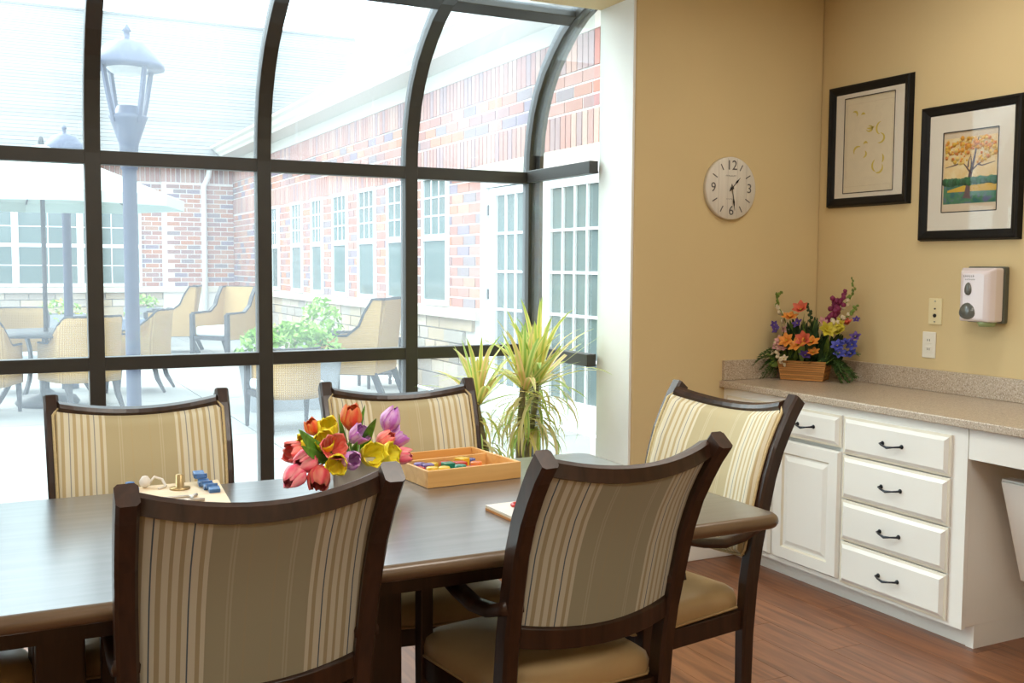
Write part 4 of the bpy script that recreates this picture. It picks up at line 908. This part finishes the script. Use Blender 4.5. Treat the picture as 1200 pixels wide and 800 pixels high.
# openings on the wing (y0,y1,z0,z1)
wins = [(10.42, 11.16), (11.60, 12.34), (12.79, 13.48), (13.96, 14.64), (15.15, 15.75), (16.28, 16.93), (17.75, 18.25)]
opens = [(a, b, .96, 2.41) for a, b in wins] + [(7.05, 9.49, 0, 2.41), (4.9, 6.3, .96, 2.41)]
box('wall_core', rl(WX + .001, Y0w, 0), rl(WX + .25, FY, 3.34), M['mortar'], rw)
def hit(y0, y1, z0, z1): return any(y0 < b - .01 and y1 > a + .01 and z0 < d - .01 and z1 > c + .01 for a, b, c, d in opens)
def spans(y0, y1, z0, z1):   # free stretches of a brick between openings
    cur = [(y0, y1)]
    for a, b, c, d in opens:
        if z0 < d - .01 and z1 > c + .01:
            nx = []
            for p, q in cur:
                if q <= a or p >= b: nx.append((p, q))
                else:
                    if p < a: nx.append((p, a))
                    if q > b: nx.append((b, q))
            cur = nx
    return [(p, q) for p, q in cur if q - p > .03]
cnt = 0; rest = MB(); ZB0 = .952
allb = []
for k in range(int((3.06 - ZB0) / BLH)):
    z = ZB0 + k * BLH; y = Y0w - (BLN / 2 if k % 2 else 0)
    if 2.41 < z + BLH / 2 < 2.72: y = 1e9
    while y < FY:
        for p, q in spans(max(y, Y0w), min(y + BLN, FY), z, z + BLH): allb.append((p, q, z))
        y += BLN
allb.sort(key=lambda t: abs(t[0] - 9.4))
for p, q, z in allb:
    off = random.uniform(-.003, .003)
    if cnt < 215 and 7.0 < p and p < 13.2:
        cnt += 1
        if q - p > BLN - .01: link('brick', brick_me, rw, rl(WX + .008 + off, (p + q) / 2, z + BLH / 2))
        else: link('brick', MB().box((0, 0, 0), (.03, q - p - .016, BLH - .017)).mesh('brick', M['brick']), rw, rl(WX + .008 + off, (p + q) / 2, z + BLH / 2))
    else: rest.box(rl(WX + .008 + off, (p + q) / 2, z + BLH / 2), (.03, q - p - .016, BLH - .017))
stuff(rest.obj('brick', M['brick'], rw))
rest = MB(); c2 = 0
for z, yy0, yy1 in ((3.195, Y0w, FY), (2.555, Y0w, FY)):
    y = yy0 + .045
    while y < yy1:
        if 7.2 < y < 11.0 and c2 < 84: link('brick', sold_me, rw, rl(WX + .002, y, z)); c2 += 1
        else: rest.box(rl(WX + .002, y, z), (.036, .077, .29))
        y += .093
stuff(rest.obj('brick', M['brick_pale'], rw))
# stone base and sill course
rest = MB(); c3 = 0; z = 0
for h_ in (.20, .15, .22, .14, .13):
    y = Y0w
    while y < FY:
        L = random.uniform(.25, .55); p, q = y, min(y + L, FY)
        if q > 7.05 and p < 9.49: y = q; continue
        bx_ = (WX + .002, (p + q) / 2, z + h_ / 2); dd = (.07 + random.uniform(0, .02), q - p - .014, h_ - .014)
        if 9.5 < p < 16 and c3 < 110: link('stone', MB().box((0, 0, 0), dd).mesh('stone', M['stone']), rw, rl(*bx_)); c3 += 1
        else: rest.box(rl(*bx_), dd)
        y = q
    z += h_
stuff(rest.obj('stone', M['stone'], rw))
for a, b in ((Y0w, 7.0), (9.55, FY)): box('sill_course', rl(WX - .10, a, .845), rl(WX + .03, b, .94), M['cast'], rw)
for a, b in ((4.8, 6.4), (7.0, 9.62)): box('lintel', rl(WX - .03, a, 2.25), rl(WX + .03, b, 2.41), M['cast'], rw)
def sash_window(parent, org, axis, w_, z0, z1, cols=2, rows=2, nm='window', plain=False):
    """double hung window; axis 'y' lies in a plane x=const facing -x, axis 'x' in y=const facing -y; org = centre on the wall plane"""
    def B(a0, a1, q0, q1, d0, d1):
        return ((d0, a0, q0), (d1, a1, q1)) if axis == 'y' else ((a0, d0, q0), (a1, d1, q1))
    f = MB(); F = .045; hw = w_ / 2; zm = lerp(z0, z1, .52)
    for a in (B(-hw, -hw + F, z0, z1, -.012, .04), B(hw - F, hw, z0, z1, -.012, .04), B(-hw + F, hw - F, z1 - F, z1, -.012, .04), B(-hw + F, hw - F, z0, z0 + F * 1.3, -.012, .04), B(-hw + F, hw - F, zm - .035, zm + .035, -.01, .04)): f.b2(*a)
    o = f.obj(nm, M['white_ext'], parent); o.location = Vector(org) + (Vector((-.026, 0, 0)) if axis == 'y' else Vector((0, -.026, 0)))
    for (q0, q1) in ((z0 + F * 1.3, zm - .035), (zm + .035, z1 - F)):
        MB().b2(*B(-hw + F, hw - F, q0, q1, .012, .020)).obj('pane', M['winglass'], o)
        if plain and q0 < z0 + .1: continue
        g = MB()
        for i in range(1, cols): a = lerp(-hw + F, hw - F, i / cols); g.b2(*B(a - .009, a + .009, q0, q1, .002, .0115))
        for i in range(1, rows): a = lerp(q0, q1, i / rows); g.b2(*B(-hw + F, hw - F, a - .009, a + .009, .003, .0118))
        g.obj('muntin', M['white_ext'], o)
    return o
for a, b in wins: sash_window(rw, rl(WX, (a + b) / 2, 0), 'y', b - a, .96, 2.41, 3, 3, plain=True)
sash_window(rw, rl(WX, 5.6, 0), 'y', 1.4, .96, 2.25)
# glazed double doors
g = MB(); g.b2((-.04, -2.44 / 2, 0), (.03, -2.44 / 2 + .11, 2.25)); g.b2((-.04, 1.11, 0), (.03, 1.22, 2.25)); g.b2((-.04, -1.11, 2.17), (.03, 1.11, 2.25)); o = g.obj('door_casing', M['white_ext'], rw); o.location = rl(WX - .026, 8.27, 0)
for yc in (8.78, 7.67):
    hw, F = .545, .13; g = MB()
    for a, b in (((-.02, -hw, .02), (.03, -hw + F, 2.16)), ((-.02, hw - F, .02), (.03, hw, 2.16)), ((-.02, -hw + F, 2.085), (.03, hw - F, 2.16)), ((-.02, -hw + F, .02), (.03, hw - F, .24))): g.b2(a, b)
    d = g.obj('door', M['white_ext'], rw); d.location = rl(WX - .026, yc, 0)
    g = MB()
    for i in (1, 2, 3): a = lerp(-hw + F, hw - F, i / 4); g.b2((-.012, a - .012, .24), (.010, a + .012, 2.085))
    for i in range(1, 5): a = lerp(.24, 2.085, i / 5); g.b2((-.011, -hw + F, a - .012), (.0105, hw - F, a + .012))
    g.obj('muntin', M['white_ext'], d); MB().b2((.011, -hw + F, .24), (.018, hw - F, 2.085)).obj('pane', M['winglass'], d)
for z in (.45, 1.12, 1.95): MB().b2((-.055, -.012, -.05), (-.03, .012, .05)).obj('hinge', M['furn'], rw, loc=rl(WX, 9.34, z))
# eaves: frieze, soffit, crown gutter and roof
box('frieze', rl(WX - .03, Y0w, 3.335), rl(WX + .03, FY, 3.50), M['frieze'], rw)
g = MB(); prof = [(0, 3.44), (.0, 3.50), (-.34, 3.52), (-.36, 3.56), (-.40, 3.60), (-.42, 3.66), (-.47, 3.70), (-.47, 3.74), (.30, 3.78), (.30, 3.44)]; n = len(prof)
g.add([(x, Y0w - 14, z) for x, z in prof] + [(x, FY + .4 - 14, z) for x, z in prof], [tuple(range(n)), tuple(range(n, 2 * n))[::-1]] + [(i, (i + 1) % n, n + (i + 1) % n, n + i) for i in range(n)]); g.obj('eave_gutter', M['frieze'], rw)
g = MB(); k = 0
for i in range(40):
    s0, s1 = i / 40, (i + 1) / 40; xa, xb = lerp(WX - .45, 10, s0), lerp(WX - .45, 10, s1); za, zb = lerp(3.75, 6.2, s0), lerp(3.75, 6.2, s1)
    g.add([(xa - WX, Y0w - 14, za), (xa - WX, FY - 14 + s0 * 6, za), (xb - WX, FY - 14 + s1 * 6, zb - .006), (xb - WX, Y0w - 14, zb - .006)], [(0, 1, 2, 3)])
stuff(g.obj('shingles', M['shingle'], rw, solid=.01))
g = MB(); pr = [(14.45, 4.34), (13.10, 4.31), (9.9, 4.80), (6.5, 4.9), (6.5, 3.7), (14.45, 3.7)]; n = 6
g.add([(.15, y - 14, z) for y, z in pr] + [(1.5, y - 14, z) for y, z in pr], [tuple(range(n)), tuple(range(n, 2 * n))[::-1]] + [(i, (i + 1) % n, n + (i + 1) % n, n + i) for i in range(n)]); g.obj('raised_roof_trim', M['frieze'], rw)

# far wing
fw = thing('far_brick_wing', 'far brick wing across the patio with a row of white windows and grey roof', 'building', (0, FY, 0))
box('wall_core', (-9, .001, 0), (4.75, .25, 3.34), M['mortar'], fw)
fwins = []; x = 2.72
while x > -6: fwins.append((x - 1.10, x)); x -= 1.13
opens = [(a, b, .96, 2.46) for a, b in fwins]
BLN, BLH = .262, .092
box('pilaster_core', (3.11, -.138, 0), (WX - .01, 0, 3.33), M['mortar'], fw)
rest = MB()
for k in range(int((3.30 - ZB0) / BLH)):
    z = ZB0 + k * BLH; x = -9 - (BLN / 2 if k % 2 else 0)
    if z + BLH / 2 > 3.0: break
    while x < WX:
        for p, q in spans(max(x, -9), min(x + BLN, WX), z, z + BLH): rest.box(((p + q) / 2, (-.06 if p > 3.1 else .008), z + BLH / 2), (q - p - .016, .03 if p < 3.1 else .17, BLH - .017))
        x += BLN
stuff(rest.obj('brick', M['brick'], fw))
x = -8.95; r2 = MB()
while x < WX: r2.box((x, .0 if x < 3.1 else -.06, 3.16), (.077, .036 if x < 3.1 else .17, .29)); x += .093
stuff(r2.obj('brick', M['brick_pale'], fw))
r3 = MB(); z = 0
for h_ in (.20, .15, .22, .14, .13):
    x = -9
    while x < WX: L = random.uniform(.3, .6); r3.box((x + L / 2, -.03, z + h_ / 2), (L - .014, .1, h_ - .014)); x += L
    z += h_
stuff(r3.obj('stone', M['stone'], fw)); box('sill_course', (-9, -.20, .845), (WX, .03, .94), M['cast'], fw)
for a, b in fwins: sash_window(fw, ((a + b) / 2, 0, 0), 'x', b - a, .96, 2.46)
g = MB(); g.tube([(3.90, -.20, .0), (3.90, -.20, 2.95), (3.98, -.30, 3.15), (3.98, -.45, 3.32)], .055, 10); g.obj('downspout', M['white_ext'], fw)
box('soffit', (-9, -.55, 3.33), (WX, .03, 3.40), M['frieze'], fw); box('eave_gutter', (-9, -.65, 3.34), (4.1, -.52, 3.48), M['frieze'], fw)
g = MB()
for i in range(44):
    s0, s1 = i / 44, (i + 1) / 44; ya, yb = lerp(-.62, 5.4, s0), lerp(-.62, 5.4, s1); za, zb = lerp(3.48, 7.38, s0), lerp(3.48, 7.38, s1)
    g.add([(-14, ya, za), (8.9, ya, za), (8.9, yb, zb - .007), (-14, yb, zb - .007)], [(3, 2, 1, 0)])
stuff(g.obj('shingles', M['shingle'], fw, solid=.012))
box('ridge_cap', (-14, 5.35, 7.36), (8.9, 5.5, 7.42), M['shingle'], fw)
g = MB(); g.add([(-9, .3, 3.4), (4.7, .3, 3.4), (4.7, 5.3, 7.2), (-9, 5.3, 7.2), (-9, 5.3, 3.4), (4.7, 5.3, 3.4)], [(0, 3, 4), (1, 5, 2), (0, 1, 2, 3), (4, 5, 1, 0)]); g.obj('attic', M['mortar'], fw)

# ================================================================ OUTSIDE: LAMPS, UMBRELLA, TABLE
def lamp_post(label, loc, H):
    t = thing('lamp_post', label, 'lamp post', loc); L = M['lamp_metal']
    MB().lathe([(.09, 0), (.09, .12), (.055, .2), (.048, .25), (.046, H - .95), (.055, H - .94), (.055, H - .92)], 18).obj('pole', L, t)
    MB().lathe([(.050, H - .92), (.062, H - .78), (.115, H - .62), (.125, H - .60), (.09, H - .58), (.07, H - .53)], 18).obj('neck', L, t)
    for a in range(4):
        aa = a * PI / 2 + .5; c_, s_ = math.cos(aa), math.sin(aa)
        MB().sweep([(.105 * c_, .105 * s_, H - .64), (.145 * c_, .145 * s_, H - .48), (.185 * c_, .185 * s_, H - .27)], rect(.012, .012), up=(-s_, c_, 0)).obj('strut', L, t)
    MB().lathe([(.235, H - .285), (.235, H - .26), (.19, H - .20), (.13, H - .13), (.05, H - .10), (.02, H - .085), (.018, H - .05), (.03, H - .04), (.018, H - .02), (.008, H)], 24).obj('hood', L, t)
    MB().lathe([(.001, H - .32), (.10, H - .315), (.13, H - .286)], 20, cap=False).obj('lens', M['lamp_glass'], t)
    return t
lp1 = lamp_post('nearer patio lamp post seen full length through the second pane', (.86, 7.35, -.002), 2.97)
lp2_ = lamp_post('farther patio lamp post behind the umbrella', (.80, 12.6, -.002), 2.93)
um = thing('patio_umbrella', 'open white-green patio umbrella standing through the round patio table', 'umbrella', (.50, 11.2, 0))
MB().lathe([(.28, 0), (.30, .03), (.26, .09), (.08, .12), (.03, .16)], 28).obj('base', M['furn'], um)
MB().tube([(0, 0, .12), (0, 0, 2.52)], .022, 10).obj('pole', M['furn'], um)
NR = 8; RR, ZE, ZT = 1.36, 2.05, 2.56
pts = [(RR * math.cos(2 * PI * (i + .1) / NR), RR * math.sin(2 * PI * (i + .1) / NR)) for i in range(NR)]
g = MB(); g.add([(0, 0, ZT)] + [(x, y, ZE) for x, y in pts] + [(x, y, ZE - .10) for x, y in pts], [(0, 1 + i, 1 + (i + 1) % NR) for i in range(NR)] + [(1 + i, 9 + i, 9 + (i + 1) % NR, 1 + (i + 1) % NR) for i in range(NR)]); g.obj('canopy', M['umb'], um, solid=.008)
for x, y in pts:
    MB().tube([(x * .98, y * .98, ZE - .01), (0, 0, ZT - .05)], .009, 6).obj('rib', M['furn'], um); MB().tube([(x * .5, y * .5, lerp(ZE, ZT, .5) - .04), (0, 0, 2.14)], .008, 6).obj('strut', M['furn'], um)
MB().lathe([(.045, 2.10), (.05, 2.14), (.045, 2.18)], 12).obj('hub', M['furn'], um); MB().lathe([(.03, 2.55), (.02, 2.62), (.002, 2.64)], 10).obj('finial', M['furn'], um)
rt = thing('round_patio_table', 'round dark patio table with curved legs around the umbrella pole', 'table', (.50, 11.2, 0))
MB().lathe([(.04, .70), (.62, .70), (.64, .715), (.62, .73), (.04, .73)], 40, cap=False).obj('tabletop', M['furn'], rt)
for i in range(4):
    aa = i * PI / 2 + .4; c_, s_ = math.cos(aa), math.sin(aa)
    MB().sweep([(r * c_, r * s_, z) for r, z in ((.45, .70), (.36, .55), (.33, .40), (.38, .22), (.47, .08), (.55, 0))], rect(.022, .014), up=(-s_, c_, 0)).obj('leg', M['furn'], rt)
MB().tube([(.34 * math.cos(a), .34 * math.sin(a), .42) for a in [2 * PI * i / 20 for i in range(20)]], .010, 6, closed=True).obj('ring', M['furn'], rt)

# ================================================================ OUTSIDE: WICKER SEATS
def barrel_chair(label, loc, rz, H=.90, Wd=.30, group='tan wicker patio chairs'):
    """curved wicker dining chair; front is +y"""
    t = thing('wicker_chair', label, 'chair', loc, rz, group); N_ = 25
    def ang(u): return lerp(-PI * .5, PI * 1.5 - PI * 0, u)
    def pos(u):   # plan: U shape open at +y
        q = (u - .5) * 2; 
        if abs(q) > .45: s_ = 1 if q > 0 else -1; return (s_ * (Wd + .0), lerp(-.12, .30, (abs(q) - .45) / .55))
        a_ = q / .45 * PI / 2; return (Wd * math.sin(a_), -.12 - .18 * math.cos(a_))
    def top(u):
        q = abs((u - .5) * 2); return lerp(H, .64, min(1, max(0, (q - .30) / .38)) ** 1.0 if q < .68 else 1) if q < .68 else .64
    def f(off):
        def F(a, b):
            x, y = pos(a); z = lerp(.28, top(a), b); k = 1 + off / Wd + .10 * (max(0, z - .6)); return (x * k, y * k - .06 * max(0, z - .5), z)
        return F
    g = MB(); g.grid(f(0), N_, 9); g.obj('woven_shell', M['wicker'], t, solid=.022)
    MB().tube([V(f(0)(i / 40, 1)) for i in range(41)], .014, 6).obj('top_trim', M['furn'], t)
    g = MB(); g.box((0, .06, .30), (.56, .50, .045)); g.obj('seat_frame', M['furn'], t); g = MB(); g.box((0, .05, .375), (.52, .46, .09)); g.obj('cushion', M['cushion'], t, bevel=.03, seg=3)
    for sx_ in (-1, 1):
        MB().sweep([(sx_ * .27, .29, .64), (sx_ * .27, .29, .3), (sx_ * .27, .31, 0)], rect(.022, .022), up=(1, 0, 0), scales=[1, 1, .6]).obj('leg', M['furn'], t)
        MB().sweep([(sx_ * .22, -.18, .32), (sx_ * .235, -.22, .15), (sx_ * .25, -.30, 0)], rect(.022, .022), up=(1, 0, 0), scales=[1, 1, .6]).obj('leg', M['furn'], t)
    return t
bc = barrel_chair('wicker patio chair with its back to the window, in front of the round table', (.80, 10.75, 0), math.radians(20))
dup(bc, 'wicker patio chair right of the nearer lamp post, turned toward the table', (1.50, 12.1, 0), math.radians(70))
dup(bc, 'wicker patio chair on the far side of the round table facing the window', (.28, 12.55, 0), math.radians(175))
dup(bc, 'wicker patio chair cut by the left edge of the photo', (-.12, 10.6, 0), math.radians(-20))
def wing_chair(label, loc, rz):
    t = thing('wicker_lounge_chair', label, 'chair', loc, rz, 'high backed wicker lounge chairs'); W_ = .36
    def side(s_):
        pr = [(-.40, 1.04), (-.28, 1.04), (-.20, .90), (-.15, .76), (-.02, .66), (.34, .64), (.34, .27), (-.32, .27)]; n = len(pr)
        g = MB(); g.add([(s_ * W_, y, z) for y, z in pr] + [(s_ * (W_ - .05), y, z) for y, z in pr], [tuple(range(n)), tuple(range(n, 2 * n))[::-1]] + [(i, (i + 1) % n, n + (i + 1) % n, n + i) for i in range(n)]); g.obj('side_panel', M['wicker'], t)
        MB().sweep([(s_ * (W_ - .025), y, z + .012) for y, z in [(-.40, 1.04), (-.30, 1.04), (-.21, .90), (-.15, .76), (-.02, .66), (.35, .65)]], rect(.012, .032), up=(1, 0, 0)).obj('arm_trim', M['furn'], t)
        MB().sweep([(s_ * (W_ - .025), .36, .65), (s_ * (W_ - .025), .36, .0)], rect(.03, .03), up=(1, 0, 0)).obj('leg', M['furn'], t); MB().sweep([(s_ * (W_ - .03), -.30, .28), (s_ * (W_ - .03), -.42, 0)], rect(.03, .025), up=(1, 0, 0)).obj('leg', M['furn'], t)
    side(-1); side(1)
    g = MB(); g.sweep([(0, -.30, .28), (0, -.33, .6), (0, -.40, 1.05)], rect(.03, W_ - .05), up=(1, 0, 0)); g.obj('back_panel', M['wicker'], t); box('back_trim', (-W_, -.43, 1.04), (W_, -.37, 1.065), M['furn'], t)
    box('seat_frame', (-W_ + .05, -.30, .26), (W_ - .05, .37, .31), M['furn'], t); MB().box((0, .05, .385), (.60, .60, .15)).obj('cushion', M['cushion'], t, bevel=.05, seg=4); return t
wc = wing_chair('high backed wicker lounge chair left of the downspout', (2.62, 17.2, 0), math.radians(75))
dup(wc, 'wicker lounge chair with white cushion at the inner corner of the patio', (3.25, 16.2, 0), math.radians(128))
dup(wc, 'leaning wicker lounge chair nearest the brick wing, behind the mid window chair', (3.50, 10.6, 0), math.radians(52))
lc = barrel_chair('low wicker patio chair close to the window beside the planter', (2.28, 8.75, 0), math.radians(5), H=.70, Wd=.22)
stt = thing('side_table', 'small dark metal side table beside the leaning wicker chair', 'table', (4.02, 11.35, 0)); box('tabletop', (-.22, -.2, .55), (.22, .2, .575), M['furn'], stt)
for a in (-1, 1):
    for b in (-1, 1): box('leg', (a * .19 - .015, b * .17 - .015, 0), (a * .19 + .015, b * .17 + .015, .55), M['furn'], stt)
box('shelf', (-.19, -.17, .15), (.19, .17, .17), M['furn'], stt)
# planters
def planter(label, loc, w_, d_, h_, n, spread, hh, flow=None):
    t = thing('planter', label, 'planter', loc); g = MB(); vs = []
    for s_, z in ((.85, 0), (1, h_), (.93, h_), (.9, h_ - .04)): vs += [(s_ * x, s_ * y, z) for x, y in rrect(-w_, w_, -d_, d_, min(w_, d_) * .3, 3)]
    k = len(vs) // 4; g.add(vs, [(j * k + i, j * k + (i + 1) % k, (j + 1) * k + (i + 1) % k, (j + 1) * k + i) for j in range(3) for i in range(k)]); g.obj('trough', M['pot'], t)
    MB().b2((-w_ * .8, -d_ * .8, h_ - .06), (w_ * .8, d_ * .8, h_ - .03)).obj('soil', M['soil'], t)
    g = MB()
    for i in range(n):
        a = random.random() * 2 * PI; r = math.sqrt(random.random()); p = V((r * math.cos(a) * w_ * spread, r * math.sin(a) * d_ * spread, h_ + hh * random.random() ** .7 * (1 - .6 * r * r) - (.12 if r > .85 else 0))); q = random.uniform(.035, .06)
        s0 = len(g.v); g.add([(-q * .5, 0, 0), (0, -q, .01), (q * .5, 0, 0), (0, q, .01)], [(0, 1, 2, 3)]); g.cur = 1 if (flow and random.random() < .15) else 0
        g.xf(Matrix.Translation(p) @ Euler((random.uniform(-1.3, 1.3), random.uniform(-1, 1), random.random() * 6)).to_matrix().to_4x4(), s0)
    stuff(g.obj('foliage', [M['leaf_bright'], flow or M['leaf_bright']], t)); return t
planter('long grey planter overflowing with bright green leaves near the window', (2.62, 10.0, 0), .48, .24, .55, 650, 1.15, .30)
planter('small grey planter with yellow-green flowers left of the farther lamp post', (.95, 16.8, 0), .35, .25, .65, 160, 1.0, .22, fm['yellow'])
planter('small grey planter with green plants right of the nearer lamp post', (2.35, 18.6, 0), .30, .25, .66, 160, 1.0, .22)
planter('grey planter with tall green plants at the foot of the brick wing', (4.0, 13.6, 0), .28, .28, .50, 260, 1.1, .50)
box_ = box('storage_box', (-.1 + 1.45, 15.6, 0), (.55 + 1.45, 16.0, .62), mat('blue_grey_storage_box', (.16, .19, .26), .7), bevel=.02); tag(box_, 'blue-grey storage box standing behind the patio chairs', 'box')
